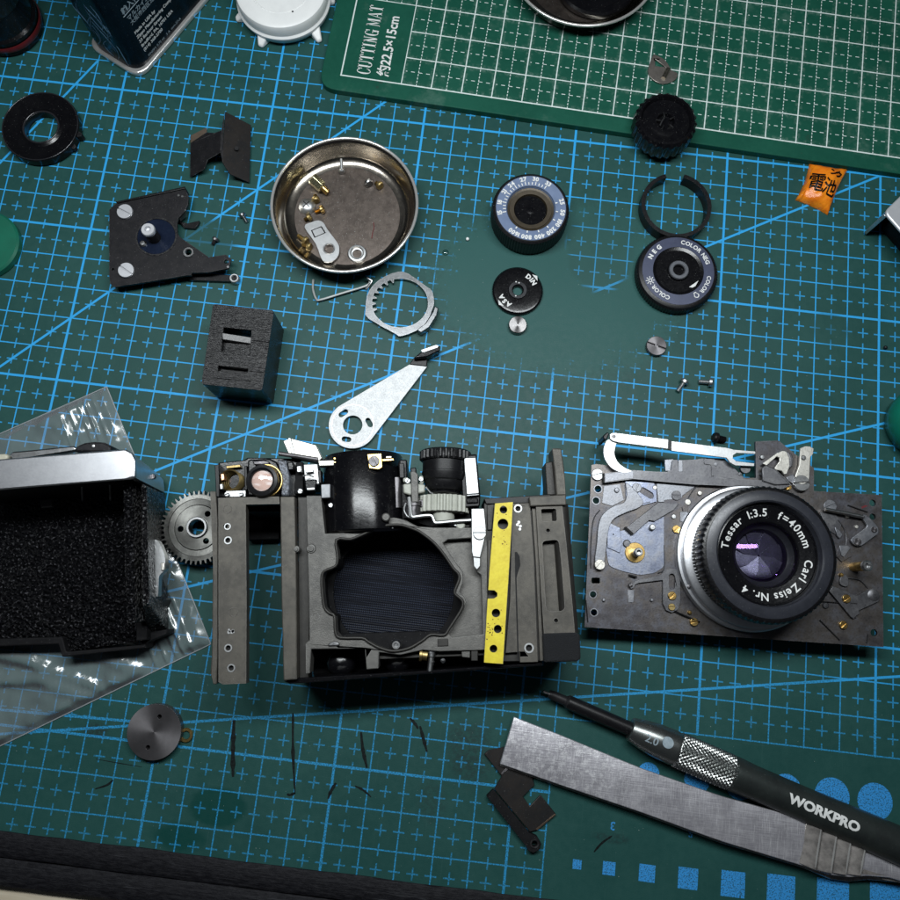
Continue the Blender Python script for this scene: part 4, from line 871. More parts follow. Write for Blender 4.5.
def on_sachet(mb, txt, px, py, size, rot, bold, xs=1.0):
    tv, tf = finer(*text_mesh(txt, size, bold, 'CENTER', xs), .7); o = W(px, py, 4); cr, sr = math.cos(rot), math.sin(rot); out_ = []
    for p in tv:
        x, y = p.x, p.y - size * .4; q = inv_sachet(o.x + x * cr - y * sr, o.y + x * sr + y * cr); q.z += .22; out_.append(q)
    mb.add(out_, tf)
t = MB(); on_sachet(t, '電', 816.5, 183, 5.0, -.22, .07, .72); on_sachet(t, '池', 829, 189, 4.4, -.28, .09, .74); on_sachet(t, 'ン', 833.5, 173, 2.0, -.2, .1); on_sachet(t, 'ク', 839.5, 174.5, 2.0, -.2, .1)
build('lettering', t, pbr('sachet_ink', (.004, .004, .004), .4, spec=.2), root, flat=True)
# silver cover at the right edge
root = thing('silver_top_cover', 'brushed silver metal cover with open black inside at the right edge', 'metal cover', tuple(W(895, 222)))
zt = 13.5; c0 = W(884, 212, zt); e1 = (W(900, 196.5, zt) - c0).normalized(); e2 = (W(900, 230, zt) - c0).normalized()
q = lambda a, b, z: tuple((c0 + e1 * a + e2 * b).xy) + (z,)
t = MB(); tp = rounded([q(0, 0, 0)[:2], q(60, 0, 0)[:2], q(60, 32, 0)[:2], q(0, 32, 0)[:2]], 2.2, 5); t.prism(tp, zt - 1.1, zt); build('top_face', t, MAT['paleal'], root, .5, seg=3)
t = MB(); t.hexa([q(.25, .6, 1.0), q(60, .6, 1.0), q(60, 1.6, 1.0), q(.25, 1.6, 1.0)], [q(.25, .6, zt - 1.1), q(60, .6, zt - 1.1), q(60, 1.6, zt - 1.1), q(.25, 1.6, zt - 1.1)]); build('side_wall', t, MAT['alu'], root, .15)
t = MB(); t.hexa([q(6, 4, .1), q(58, 4, .1), q(58, 30, .1), q(6, 30, .1)], [q(2, 3, zt - 1.3), q(58, 3, zt - 1.3), q(58, 30, zt - 1.3), q(2, 30, zt - 1.3)]); build('inner_housing', t, MAT['matt'], root, .3)
# green things cut by the frame
c = W(-17.7, 243, 3); r = RAD(0, 243, 3, 35.7); t = MB(); t.lathe([(r - .3, .05), (r, .4), (r, 2.4), (r - .6, 3.0), (0, 3.0)], (c.x, c.y, 0), 80); solo('green_disc', 'plain bright green plastic disc cut off by the left edge', 'disc', t, MAT['green'], (c.x, c.y))
c = W(931, 420, 8); r = RAD(900, 420, 8, 36); t = MB(); t.lathe([(r * .8, .05), (r * .94, 1.5), (r, 5), (r * .96, 8), (r * .8, 10.5), (r * .4, 11.6), (0, 11.8)], (c.x, c.y, 0), 64); solo('green_plastic_tool', 'rounded teal green plastic tool end at the right edge', 'tool', t, MAT['teal'], (c.x, c.y), ang=60)
# dark object at the far left corner
root = thing('black_loupe', 'dark black cylinder in shadow at the far left corner', 'loupe', tuple(W(5, 10)))
c = W(-6, 6, 10); t = MB(); t.lathe([(10.5, .1), (11.2, .8), (11.2, 6), (10.4, 6.8), (10.2, 14), (10.8, 15), (10.8, 22), (9.6, 23), (9.0, 20), (0, 19.8)], (c.x, c.y, 0), 64); build('barrel', t, MAT['gloss'], root)
t = MB(); t.lathe([(11.5, 2.4), (11.75, 2.8), (11.75, 4.2), (11.5, 4.6)], (c.x, c.y, 0), 64); t.f = t.f[:-2]; build('red_band', t, pbr('deep_red', (.10, .008, .01), .35), root)
a, b = W(4, 25, 4), W(11, 21, 4); t = MB(); a.z = b.z = 4.4; t.tube([a, (a + b) / 2 + Vector((0, 0, .3)), b], lambda s: .9 + .3 * math.sin(PI * s), 12); build('brass_pin', t, pbr('rose_brass', (.6, .36, .18), .35, 1), root)
# white screw cap
zt = 9.0; c = W(280.5, -13, zt); R1 = RAD(280, 0, zt, 46.5)
root = thing('white_plastic_cap', 'white plastic cap with pointed lugs beside the green mat', 'cap', (c.x, c.y))
t = MB(); t.lathe([(R1 - .9, .8), (R1 - .3, 1.4), (R1 + .45, 3.2), (R1 + .5, 4.0), (R1 - .1, 4.6), (R1 + .1, zt - 1.6), (R1 - .3, zt - .5), (R1 - 1.2, zt), (R1 * .66, zt + .1), (R1 * .645, zt - .22), (R1 * .625, zt + .1), (0, zt + .15)], (c.x, c.y, 0), 128); build('cap_body', t, MAT['white'], root, ang=40)
for (u, v, u2, v2) in ((260.5, 47, 262, 30), (320, 42, 312, 22), (236, 20, 245, 8), (335, 2, 322, -8)):
    tip = W(u, v, .6); bs = W(u2, v2, 4.5); d = (bs - tip).xy.normalized(); n = Vector((-d.y, d.x)); w2 = 2.9
    B1, B2 = bs.xy + n * w2 + d * 2, bs.xy - n * w2 + d * 2; T1, T2 = tip.xy + n * .8, tip.xy - n * .8
    t = MB(); t.hexa([(*T1, .1), (*T2, .1), (*B2, .1), (*B1, .1)], [(*T1, 1.3), (*T2, 1.3), (*B2, 5.2), (*B1, 5.2)]); build('lug', t, MAT['white'], root, .5, seg=3)
t = MB(); q = W(292.7, 11.7, zt); t.disc(q, .35, zt - .05, zt + .13, 14, .03); build('ink_dot', t, MAT['turneddark'], root)
# lighter fluid tin
b0, b1, b2 = W(79, 40, 0), W(141, 79, 0), W(222, -4, 0)
ey = (b0 - b1).normalized(); ex0 = (b2 - b1).normalized(); ex = Vector((ey.y, -ey.x, 0)); ex = ex if ex.dot(ex0) > 0 else -ex
root = thing('fluid_tin', 'dark navy rectangular tin with white print standing at the far left', 'tin', tuple(b1))
fp = lambda s: rounded([tuple((b1 + ex * s + ey * s).xy), tuple((b1 + ex * (57 - s) + ey * s).xy), tuple((b1 + ex * (57 - s) + ey * (21 - s)).xy), tuple((b1 + ex * s + ey * (21 - s)).xy)], 5.2, 8)
t = MB(); t.prism(fp(.55), 1.0, 100); build('body', t, MAT['navy'], root)
t = MB(); t.prism(fp(-.7), .02, 1.9); build('bottom_rim', t, MAT['polished'], root, .6, seg=4)
t = MB(); q = b1 + ex * 1.35 + ey * 1.35; t.tube([(q.x - .25, q.y - .05, .3), (q.x - .2, q.y, 1.5)], .28, 8); build('seam', t, MAT['bright'], root)
nrm = ex.cross(Vector((0, 0, 1))); nrm = nrm if nrm.dot(ey) < 0 else -nrm
def face_txt(mb, s, x, z, size, bold=.05, xs=1.0):
    base = b1 + ex * x + ey * .55 + nrm * .05; M4 = Matrix((ex, Vector((0, 0, 1)), nrm)).transposed().to_4x4(); M4.translation = (base.x, base.y, z); put_text(mb, s, size, M4, bold, 'LEFT', xs)
t = MB()
for s, z in (('(814) 368-2700', 6.2), ('Bradford, PA, 16701 USA', 8.1), ('33 Barbour Street', 10.0), ('Zippo Manufacturing Company', 11.9), ('Made in USA by', 13.8)): face_txt(t, s, 6.2, z, 1.12, .045)
build('address_lettering', t, MAT['print'], root, flat=True)
t = MB(); face_txt(t, '大阪市西区北堀江', 6.6, 17.4, 1.35, .03); face_txt(t, 'マルカイコーポレーション', 6.2, 19.4, 1.5, .05); face_txt(t, '輸入代理店', 5.6, 22.6, 1.9, .06); face_txt(t, 'FINISH: 0.75 oz   5 A  mm-27-A', 6.8, 3.2, .95, .02); build('small_lettering', t, MAT['printdim'], root, flat=True)
t = MB(); q0, q1 = b1 + ex * 5.4 + ey * .5, b1 + ex * 18 + ey * .5; t.tube([(q0.x, q0.y, 21.9), (q1.x, q1.y, 21.9)], .1, 4); build('underline', t, MAT['printdim'], root)
nl = -ex
for k in range(16):
    t = MB(); ph = random.random() * 6; y0 = 3.5 + 14 * random.random(); pts = []; z0 = 2 + 16 * random.random(); L = 7 + 8 * random.random()
    for s in range(9):
        f = s / 8; y = min(17, max(4.2, y0 + 2.6 * math.sin(ph + f * 3.1))); z = z0 + L * f; p = b1 + ex * .5 + ey * y; pts.append((p.x, p.y, z))
    t.tube(smooth(pts, 2, False), lambda s: .05 + .13 * math.sin(PI * s), 5); build('flame_line', t, MAT['printblue'], root)
# specks
for (u, v, r, mt, lab, nm_) in ((467.5, 239, .55, 'white', 'tiny white bead on the bare patch of mat', 'white_bead'), (885.5, 347.5, .6, 'black', 'tiny black bead beside the right thick grid line', 'black_bead')):
    c = W(u, v, r); t = MB(); t.lathe([(r * math.sin(PI * k / 8), r - r * math.cos(PI * k / 8)) for k in range(9)], (c.x, c.y, 0), 16); solo(nm_, lab, 'bead', t, MAT[mt], (c.x, c.y))
for (u, v, r, lab) in ((445.5, 252.5, 1.0, 'small clear liquid drop right of the dish'),):
    c = W(u, v, 0); t = MB(); t.lathe([(r, .01), (r * .85, .25), (r * .5, .42), (0, .48)], (c.x, c.y, 0), 20); solo('liquid_drop', lab, 'drop', t, MAT['droplet'], (c.x, c.y))
# ------------------------------------------------------------------ gear beside the frame
zt = 6.5; c = W(196.7, 527.2, zt); R1 = RAD(196.7, 527.2, zt, 37.5)
root = thing('toothed_gear', 'steel toothed gear wheel tucked against the left side of the frame', 'gear', (c.x, c.y))
nT = 46; go = []
for k in range(nT):
    for f, rr in ((.0, R1 - 1.15), (.22, R1 - 1.1), (.36, R1), (.62, R1), (.78, R1 - 1.1)): a = 2 * PI * (k + f) / nT; go.append((c.x + rr * math.cos(a), c.y + rr * math.sin(a)))
hs = [circ(c.x, c.y, R1 * .44, 48)]
t = MB(); t.prism(go, zt - 3.0, zt - .6, [circ(c.x, c.y, R1 * .86, 72)]); build('tooth_ring', t, MAT['gear'], root, .08)
t = MB(); t.lathe([(R1 * .87, zt - 3), (R1 * .87, zt - .58), (R1 * .78, zt - .56), (R1 * .77, zt - .8), (R1 * .62, zt - .85), (R1 * .60, zt - 1.2)], (c.x, c.y, 0), 96); t.f = t.f[:-2]; build('stepped_web', t, MAT['gear'], root)
h3 = [circ(c.x + R1 * .445 * math.cos(a), c.y + R1 * .445 * math.sin(a), .85, 16) for a in (math.radians(62), math.radians(192), math.radians(-48))]
t = MB(); t.prism(circ(c.x, c.y, R1 * .60, 64), zt - 2.0, zt - .5, [circ(c.x, c.y, R1 * .26, 48)] + h3); build('hub_face', t, MAT['gear'], root, .06)
t = MB(); t.ring(c, R1 * .20, R1 * .285, zt - 3, zt + .25, 48, .2); build('bore_ring', t, MAT['steel'], root)
t = MB(); t.lathe([(R1 * .5, .05), (R1 * .5, zt - 2.9)], (c.x, c.y, 0), 40); t.f = t.f[:-2]; build('boss', t, MAT['steel'], root)
# ------------------------------------------------------------------ polythene bag
bag = [W(107, 387), W(211, 644), W(-70, 780), W(-150, 500)]
loop = [W(u, v) for u, v in smooth([(-20, 652), (0, 656), (30, 662), (66, 675), (95, 686), (103, 692), (92, 697), (60, 686), (36, 679), (10, 680), (-20, 682)], 5, False)]
loop2 = [W(u, v) for u, v in smooth([(100, 652), (112, 660), (128, 668), (140, 672), (125, 684), (112, 680)], 5, False)]
def ridge(p, path, wd): return max(0, 1 - (min((p.x - q.x) ** 2 + (p.y - q.y) ** 2 for q in path) ** .5) / wd)
N = 110; vs = []; fs = []; LB = (bag[1] - bag[0]).length; LD = (bag[3] - bag[0]).length
for a in range(N + 1):
    for b in range(N + 1):
        u = a / N; b_n = b / N; v = (b_n / .55 * 20 / LD) if b_n < .55 else 20 / LD + (b_n - .55) / .45 * (1 - 20 / LD)   # u along the zip edge, v away from it, finer near the zip
        p = bag[0] * (1 - u) * (1 - v) + bag[1] * u * (1 - v) + bag[2] * u * v + bag[3] * (1 - u) * v
        d = v * LD; ed = min(d, u * LB, (1 - u) * LB)
        z = .25 + 1.8 * max(0, mnoise.noise(Vector((p.x * .055, p.y * .055, 3)))) + 1.5 * max(0, .32 - abs(mnoise.noise(Vector((p.x * .05 + p.y * .02, p.y * .06, 9))))) + 1.1 * max(0, .22 - abs(mnoise.noise(Vector((p.x * .11, p.y * .03 - p.x * .05, 21))))) + .25 * mnoise.noise(Vector((p.x * .35, p.y * .35, 1)))
        for zc, am in ((5, .25), (7.5, .35), (9.5, .3), (12.5, .3), (15.5, .25)): z += am * max(0, 1 - abs(d - zc) / .75)
        z += 1.1 * ridge(p, loop, 2.2) + .8 * ridge(p, loop2, 2.8) if p.y < -5 else 0
        z = max(.12, z) * min(1, ed / 2.5 + .12); z = min(z, 1.05 + .25 * z) if 485 < 604 else z
        vs.append((p.x, p.y, max(.1, z)))
for a in range(N):
    for b in range(N): i = a * (N + 1) + b; fs.append((i, i + 1, i + N + 2, i + N + 1))
t = MB(); t.add(vs, fs); o = solo('zip_bag', 'clear wrinkled zip bag lying under the silver and black case', 'plastic bag', t, MAT['film'], tuple(W(110, 560)), ang=80)
so = o.modifiers.new('film', 'SOLIDIFY'); so.thickness = .08 * MM; so.use_rim = False
for e0, e1 in ((0, 1), (1, 2), (0, 3)):
    t = MB(); t.tube([bag[e0] * (1 - q / 30) + bag[e1] * (q / 30) + Vector((0, 0, .22 + .12 * mnoise.noise(Vector((q * .5, e0, e1))))) for q in range(31)], .16, 8); build('edge_seam', t, MAT['seam'], o)
# ------------------------------------------------------------------ camera case, left
CZ = 27.0
case = thing('camera_case', 'black leatherette camera case shell with a satin silver top cover', 'camera shell', tuple(W(90, 570)))
def V3(u, v, z): p = W(u, v, z); return (p.x, p.y, z)
# silver cover: front strip (faces up), rounded corner, right side running down
cov = [(-40, 462.5), (0, 459), (60, 454), (118, 449.4), (126, 449.3), (132, 453), (135.5, 461), (135, 477.5), (131, 478.8), (60, 484.5), (0, 489.5), (-40, 493)]
t = MB(); t.prism(P2(cov, CZ), CZ - 1.6, CZ); build('cover_front', t, MAT['alu'], case, .45, seg=3)
side = [(126, 449.5), (132, 453), (135.5, 461), (135, 477.5)]
lowr = [(151, 470.5), (158, 474), (163.5, 480), (164.5, 492.5)]
t = MB(); n = 4; up = [W(*q, CZ - .3) for q in side]; lo = [W(*q, 3.0) for q in lowr]; ce = Vector((-999, 0, 0))
inn = [q + Vector((-1.2, -.4, 0)) for q in up]; inl = [q + Vector((-1.2, -.4, 0)) for q in lo]
t.add(up + lo + inn + inl, [(k, k + 1, n + k + 1, n + k) for k in range(3)] + [(2 * n + k + 1, 2 * n + k, 3 * n + k, 3 * n + k + 1) for k in range(3)] + [(0, n, 3 * n, 2 * n), (n - 1, 3 * n - 1, 4 * n - 1, 2 * n - 1)] + [(n + k, n + k + 1, 3 * n + k + 1, 3 * n + k) for k in range(3)]); build('cover_side', t, MAT['alu'], case, ang=70)
t = MB(); q = W(152, 476.5, 13); t.disc((q.x + .4, q.y), .7, 12.6, 13.6, 16); build('side_screw', t, MAT['turneddark'], case)
# cover top details poking out behind
t = MB(); t.prism(P2([(74, 452), (76, 446), (84, 442.6), (94, 441.4), (104, 442.2), (110.5, 445.5), (111.5, 452)], CZ - 1.8), CZ - 10, CZ - 1.8); build('shutter_collar', t, MAT['blackmetal'], case, .6)
t = MB(); q = W(92.5, 446, CZ - 1.5); t.lathe([(.55, CZ - 3), (.55, CZ - 1.6), (.3, CZ - 1.5)], (q.x, q.y, 0), 20); build('shutter_button', t, MAT['steel'], case)
t = MB(); t.prism(P2([(9, 456), (12, 451.5), (30, 450), (74, 445.6), (77, 449.5), (12, 460)], CZ - 3), CZ - 6, CZ - 3); build('lever_end', t, MAT['steel'], case, .4)
t = MB(); t.prism(P2([(-20, 455), (6, 453.5), (8.5, 457), (4, 462), (-20, 464)], CZ - 3), CZ - 6, CZ - 3); build('cream_knob', t, pbr('cream_plastic', (.5, .48, .38), .5), case, .5)
# black walls and floor
t = MB(); t.prism(P2([(-40, 500), (0, 497), (128, 484), (140, 488), (147, 640), (66, 652), (62, 640), (0, 643), (-40, 645)], 4.5), .6, 4.5); build('inside_floor', t, MAT['crinkle'], case, .3)
t = MB(); t.prism(P2([(-40, 489), (0, 486), (60, 481.5), (131, 475), (131, 478), (60, 486), (0, 490), (-40, 493)], CZ - 1.6), .6, CZ - 1.7); build('upper_wall', t, MAT['matt'], case)
t = MB(); t.prism(P2([(122.5, 484), (132.5, 482.5), (135.5, 622), (126.5, 623.5)], 20), 4.4, 20); build('inner_rail', t, MAT['crinkle'], case, .35)
t = MB(); t.prism(P2([(134, 484), (143, 485), (147, 640), (136, 641)], 10), .6, 10); build('film_channel', t, MAT['matt'], case, .3)
t = MB(); t.hexa([V3(153, 488, .6), V3(165.5, 494, .6), V3(169, 632, .6), V3(150, 642, .6)], [V3(141, 483, 22), V3(146.5, 486, 22), V3(149, 604, 22), V3(142, 606, 22)]); build('leather_side', t, MAT['leather'], case, .5)
t = MB(); t.prism(P2([(-40, 640), (62, 637), (66, 652), (141, 645), (143, 634), (167, 629), (167, 634), (147, 641.5), (146, 648), (62, 657), (58, 644), (-40, 648)], 7), .6, 7); build('lower_lip', t, MAT['matt'], case, .3)
for u in (82, 110):
    t = MB(); t.tube([V3(u, 484, 22), V3(u + .5, 500, 14)], .28, 8); build('guide_pin', t, MAT['steel'], case)
t = MB(); t.prism(P2([(40, 500), (52, 499), (52, 507), (41, 508)], 12), 11, 12.2); build('grey_tab', t, pbr('faint_grey', (.06, .06, .06), .6), case, .2)
# latch
t = MB(); t.hexa([V3(149, 588, 2), V3(164, 600, 2), V3(168, 584, 2), V3(166, 556, 2)], [V3(149.5, 590, 14), V3(157, 598, 14), V3(158, 552, 14), V3(150.5, 540, 14)]); build('latch_body', t, MAT['steel'], case, .5)
t = MB(); t.prism(rounded(P2([(150.5, 543), (156, 538.5), (160, 544), (165, 556), (165.5, 570), (159, 575), (158, 598), (151, 592)], 14.6), 1.0), 12, 14.6); build('latch_plate', t, MAT['bright'], case, .3)
t = MB(); t.prism(P2([(160.5, 563), (164.5, 562.5), (164.5, 570), (161, 571)], 15.2), 13, 15.2); build('latch_catch', t, MAT['linkcream'], case, .2)
t = MB(); t.prism(P2([(146, 596), (158, 602), (163, 598), (160, 607), (147, 606)], 8), .6, 8); build('latch_foot', t, MAT['black'], case, .4)
# ------------------------------------------------------------------ camera frame (centre)
F = 24.0
def f5(L): return [(180 + x / 4.09, 420 + y / 4.09) for x, y in L]
fr = thing('camera_chassis', 'stripped grey metal camera body frame with a large round opening', 'camera body', tuple(W(430, 590)))
A_ = lambda pts, z0, z1, name, mat, bev=.2, holes=(), zo=None: build(name, MB().prism(P2(pts, zo or z1), z0, z1, holes), mat, fr, bev)
H = lambda u, v, r, z=F, n=20: pcirc(u, v, r, z, n)
def eyelet(u, v, r, z, mat=None, name='screw_hole', drop=.6):
    c = W(u, v, z); rr = RAD(u, v, z, r)
    t = MB(); t.ring(c, rr * .6, rr * .98, z - drop, z + .1, 28, .06); build(name, t, mat or MAT['bright'], fr)
    t = MB(); t.disc(c, rr * .66, z - 2.2, z - 1.0, 20); build('hole_bottom', t, MAT['darkhole'], fr)
# left film-chamber bars
bar = [(218.3, 498), (279, 496.5), (279.6, 503.8), (245.8, 504.5), (246.6, 600), (246.2, 683.5), (223, 684.5), (218.4, 682)]
A_(bar, F - 3.2, F, 'left_rail', MAT['frame'], .25, [H(225.5, 526, 2.2), H(227.5, 540, 2.4), H(228.3, 648, 2.4), H(231.2, 668, 2.4)])
A_([(210, 491), (215.6, 491), (217.6, 520), (217.4, 655), (216.6, 684.5), (213, 684.5), (210.2, 672), (211.6, 655), (212.6, 560)], F - 6, F - .6, 'outer_lip', MAT['frame'], .3)
A_([(216.8, 497), (218.6, 497), (218.6, 682), (216.4, 682)], F - 8, F - 1.6, 'lip_groove', MAT['darkhole'], 0)
for q in ((227.5, 526.5, 3.6), (228, 540.3, 4.2), (228.2, 648, 4.2), (231.2, 668, 4.3)): eyelet(*q, F)
for (u, v) in ((227.5, 509), (233.5, 612)):
    c = W(u, v, F); t = MB(); t.ring(c, 1.0, 1.2, F - .1, F + .12, 28, .05); build('ejector_ring', t, MAT['frame'], fr)
t = MB(); c = W(230.5, 631.5, F)
for k in range(7): a = random.random() * 6.3; d = random.random() * .9; t.prism(circ(c.x + d * math.cos(a), c.y + d * math.sin(a), .28 + .2 * random.random(), 7), F - .05, F + .12)
build('solder_blot', t, MAT['bright'], fr)
A_([(280, 496.5), (294.6, 496.5), (296.6, 600), (297, 679.5), (283.5, 680.5), (281.4, 600)], F - 4, F - .02, 'inner_rail', MAT['frame'], .3)
A_([(296.4, 496), (306.5, 496), (308.8, 600), (307.5, 678), (298, 679)], F - 9, F - 3.4, 'rail_channel', MAT['framed'], .2, zo=F - 1.5)
A_([(246, 504), (280, 503.5), (280, 512), (246, 512)], 3, F - 5, 'chamber_back_wall', MAT['matt'], .2, zo=F - 6)
A_([(247, 512), (279, 512), (279, 539), (247, 540)], .4, 4, 'chamber_floor_wall', MAT['matt'], .2)
for q in ((295.8, 549, 3.6), (310.8, 548.5, 5.0)):
    c = W(*q[:2], F); r = RAD(*q[:2], F, q[2]); t = MB(); t.lathe([(r, F - 3), (r, F - .6), (r * .8, F - .3), (r * .62, F - .3), (r * .6, F + .15), (r * .5, F + .25), (0, F + .27)], (c.x, c.y, 0), 32); build('alignment_stud', t, MAT['cast'], fr)
# main casting with its big opening
opening = f5([(640, 490), (645, 560), (636, 598), (590, 618), (580, 650), (582, 700), (590, 765), (612, 790), (632, 802), (636, 866)]) + [(340, 637.6), (362, 638), (368, 641.5), (376.7, 646.4), (386, 649.8), (394, 651), (404, 649.6), (412.8, 646.4), (423, 640), (431, 634.5), (444, 635)] + \
    [(449.5, 628), (460.5, 611), (463, 603.5), (461, 599), (455.5, 594.5), (455, 590), (459, 580), (458.5, 574), (453, 568), (447, 559), (440, 549.5), (432, 541), (420, 532), (412.5, 528.6), (402, 525.2), (391, 525), (382, 526.2), (372, 530), (362, 534.8), (350.7, 539.2)]
outer = [(306.4, 495.6), (321, 495.6), (325, 533.6), (350, 532.6), (359, 527.6), (371, 522.6), (382.5, 518.4), (394, 517.4), (405.5, 520), (418, 526.5), (433, 527.5), (486, 527.5), (487.5, 545), (487.5, 637), (486, 650), (440, 651.5), (423, 650), (400, 655), (379, 652), (378.4, 668.6), (366.5, 669.4), (364.8, 648.5), (311, 649), (309.8, 673.5), (305.8, 674), (305.6, 643), (309.5, 640), (308.8, 600)]
pocket = [(443, 543), (448, 539.5), (471, 538), (473, 560), (477, 572), (481, 575), (483.2, 634.5), (452, 637.5), (448.5, 634), (456, 622), (464, 609), (466.5, 602), (465, 597), (459.5, 592), (463, 582), (463, 572), (457, 564)]
A_(outer, F - 6.5, F - .6, 'front_casting', MAT['cast'], .22, [P2(opening, F - .6), P2(pocket, F - .6)])
A_([(466 + (u - 466) * 1.06, 588 + (v - 588) * 1.03) for u, v in pocket], F - 5, F - 3.2, 'pocket_floor', MAT['cast'], 0)
t = MB(); pr = [Vector((*q, F - .25)) for q in P2(smooth(opening, 3), F - .4)]; t.tube(pr, .38, 8, True); build('opening_rim', t, MAT['framed'], fr, ang=80)
t = MB(); op2 = smooth(P2(opening, F - 1), 3); n = len(op2); cxy = W(392, 585, F); 
t.add([(x, y, F - 1.2) for x, y in op2] + [(cxy.x + (x - cxy.x) * 1.0, cxy.y + (y - cxy.y) * 1.0, 5) for x, y in op2], [(k, (k + 1) % n, n + (k + 1) % n, n + k) for k in range(n)]); build('opening_wall', t, MAT['matt'], fr, ang=70)
# shutter curtain, slightly bowed
t = MB(); n = 24; a, b, c_, d = W(312, 552, 15), W(480, 545, 15), W(480, 640, 15), W(314, 645, 15); vs = []; fs = []
for i in range(n + 1):
    for j in range(n + 1):
        u, v = i / n, j / n; p = a * (1 - u) * (1 - v) + b * u * (1 - v) + c_ * u * v + d * (1 - u) * v; vs.append((p.x, p.y, 6.0 + 4.5 * math.sin(PI * (.05 + .60 * v)) + .25 * mnoise.noise(Vector((p.x * .1, p.y * .9, 0)))))
for i in range(n):
    for j in range(n): k = i * (n + 1) + j; fs.append((k, k + n + 1, k + n + 2, k + 1))
t.add(vs, fs); o = build('shutter_curtain', t, MAT['curtain'], fr, ang=60)
A_([(338, 634), (372, 633), (432, 631), (446, 633), (436, 642), (414, 651), (394, 655), (374, 650), (360, 642), (338, 641)], F - 11, F - 6.6, 'lower_mask', MAT['matt'], .2)
A_([(306, 512), (480, 510), (482, 656), (306, 660)], 11.5, 12.5, 'inner_mask', MAT['matt'], .1, [pcirc(394, 590, 60.5, 12.5, 72)])
A_([(300, 505), (470, 505), (480, 645), (300, 648)], .5, 6, 'rear_plate', MAT['matt'], .4, zo=F - 6)
# casting top stud, bottom post
c = W(385.8, 517, F + 1.5); t = MB(); t.lathe([(1.1, F - 2), (1.1, F + 1.2), (.8, F + 1.6)], (c.x, c.y, 0), 20); build('top_stud', t, MAT['cast'], fr)
A_([(385, 526), (393, 525.5), (394, 528.5), (386, 529)], F - 2.6, F - 1.2, 'bright_tab', MAT['steel'], .15)
c = W(396, 645, F + .4); t = MB(); t.lathe([(1.35, F - 4), (1.35, F - .3), (1.0, F + .5), (.55, F + .5), (.4, F + .1), (0, F + .1)], (c.x, c.y, 0), 20); build('bottom_post', t, MAT['steel'], fr)
c = W(315.5, 617, F - .4); t = MB(); t.ring(c, .85, 1.05, F - .7, F - .48, 24, .04); build('ejector_ring', t, MAT['cast'], fr)
A_([(328, 643.5), (334, 641), (339.5, 642.5), (339.5, 646), (328, 646.5)], F - 1.5, F - .1, 'bright_boss', MAT['steel'], .3)
# lower mechanism bay
A_([(283, 681), (298, 678), (420, 671), (505, 665), (543, 662.5), (543, 665.5), (420, 674.5), (290, 684)], 1.0, F - 1.8, 'bottom_cover', MAT['gloss'], .25)
A_([(309, 648), (545, 640), (545, 664), (309, 676)], .5, 9, 'bay_floor', MAT['matt'], 0, zo=F - 8)
for (u, v, r, mt) in ((339, 664, 14.5, 'gloss'), (396, 659.5, 15, 'gloss')):
    c = W(u, v, F - 5); rr = RAD(u, v, F - 5, r); t = MB(); t.lathe([(rr, 8), (rr, F - 9), (rr * .8, F - 7.2), (rr * .4, F - 6.4), (0, F - 6.2)], (c.x, c.y, 0), 40); build('spool_knob', t, MAT[mt], fr, ang=60)
A_([(378.5, 652), (400, 655), (440, 651.5), (486, 650), (486, 655), (430, 657), (379, 659)], F - 9, F - 3, 'bay_shelf', MAT['framed'], .2)
for k, (u, v, L, r) in enumerate(((431.5, 656.5, 5.2, 2.7), (431.5, 650, 1.2, 3.6), (431.8, 662, 1.0, 2.2), (428, 655, 2.0, 4.4))):
    t = MB(); a = Vector(V3(u - (6 if k == 3 else 0), v, F - 2.5)); ax_ = Vector((1, 0, 0)) if k == 3 else Vector((0, -1, 0)); q = ax_.to_track_quat('Z', 'X').to_matrix().to_4x4(); q.translation = a - ax_ * L / 2 * .6; t.xf = q; t.lathe([(r * .38, 0), (r * .38, L * .3), (r * .30, L * .35), (r * .30, L)], seg=18); build('spindle', t, MAT['steel'] if k != 3 else MAT['brassd'], fr)
c = W(443, 661, F - 2); t = MB(); t.lathe([(.6, F - 6), (.6, F - 2.4), (0, F - 2)], (c.x, c.y, 0), 14); build('steel_pin', t, MAT['steel'], fr)
A_([(461, 647.5), (470, 647), (470, 658), (462, 657)], F - 6, F - 1.4, 'light_block', MAT['cast'], .2)
A_([(471, 646.5), (478, 646), (478, 661), (471, 661)], F - 6, F - 1.2, 'dark_block', MAT['framed'], .2)
A_([(437.5, 639), (448, 638.5), (448.5, 646), (437.5, 646.5)], F - 3, F - .3, 'square_boss', MAT['framed'], .15)
# right-hand rails
A_([(484, 503), (541, 502), (543, 560), (546, 661), (484, 662)], F - 8, F - 2.0, 'right_base', MAT['framed'], .2, zo=F - 2)
A_([(512, 503.5), (530, 503), (534, 560), (538, 662), (520, 662.5), (519.5, 652), (505.5, 653), (510, 600)], F - 3.5, F - .5, 'film_rail', MAT['frame'], .2, [H(518, 508.5, 2.2, F - .5), H(529, 648, 2.8, F - .5)])
eyelet(518, 508.5, 4.4, F - .5); eyelet(529, 648, 5.2, F - .5, MAT['bright'])
A_([(517, 552), (519.5, 556), (520.5, 565), (518, 572), (516.5, 578), (519, 661), (517.6, 661), (515.2, 578), (514.8, 552)], F - .6, F - .42, 'rail_seam', MAT['darkhole'], 0)
t = MB()
for (x, y) in ((519, 522), (520.5, 526), (517.5, 524.5), (520, 529)): t.prism(pcirc(x, y, 1.4, F, 9), F - .55, F - .38)
build('solder_blot', t, MAT['bright'], fr)
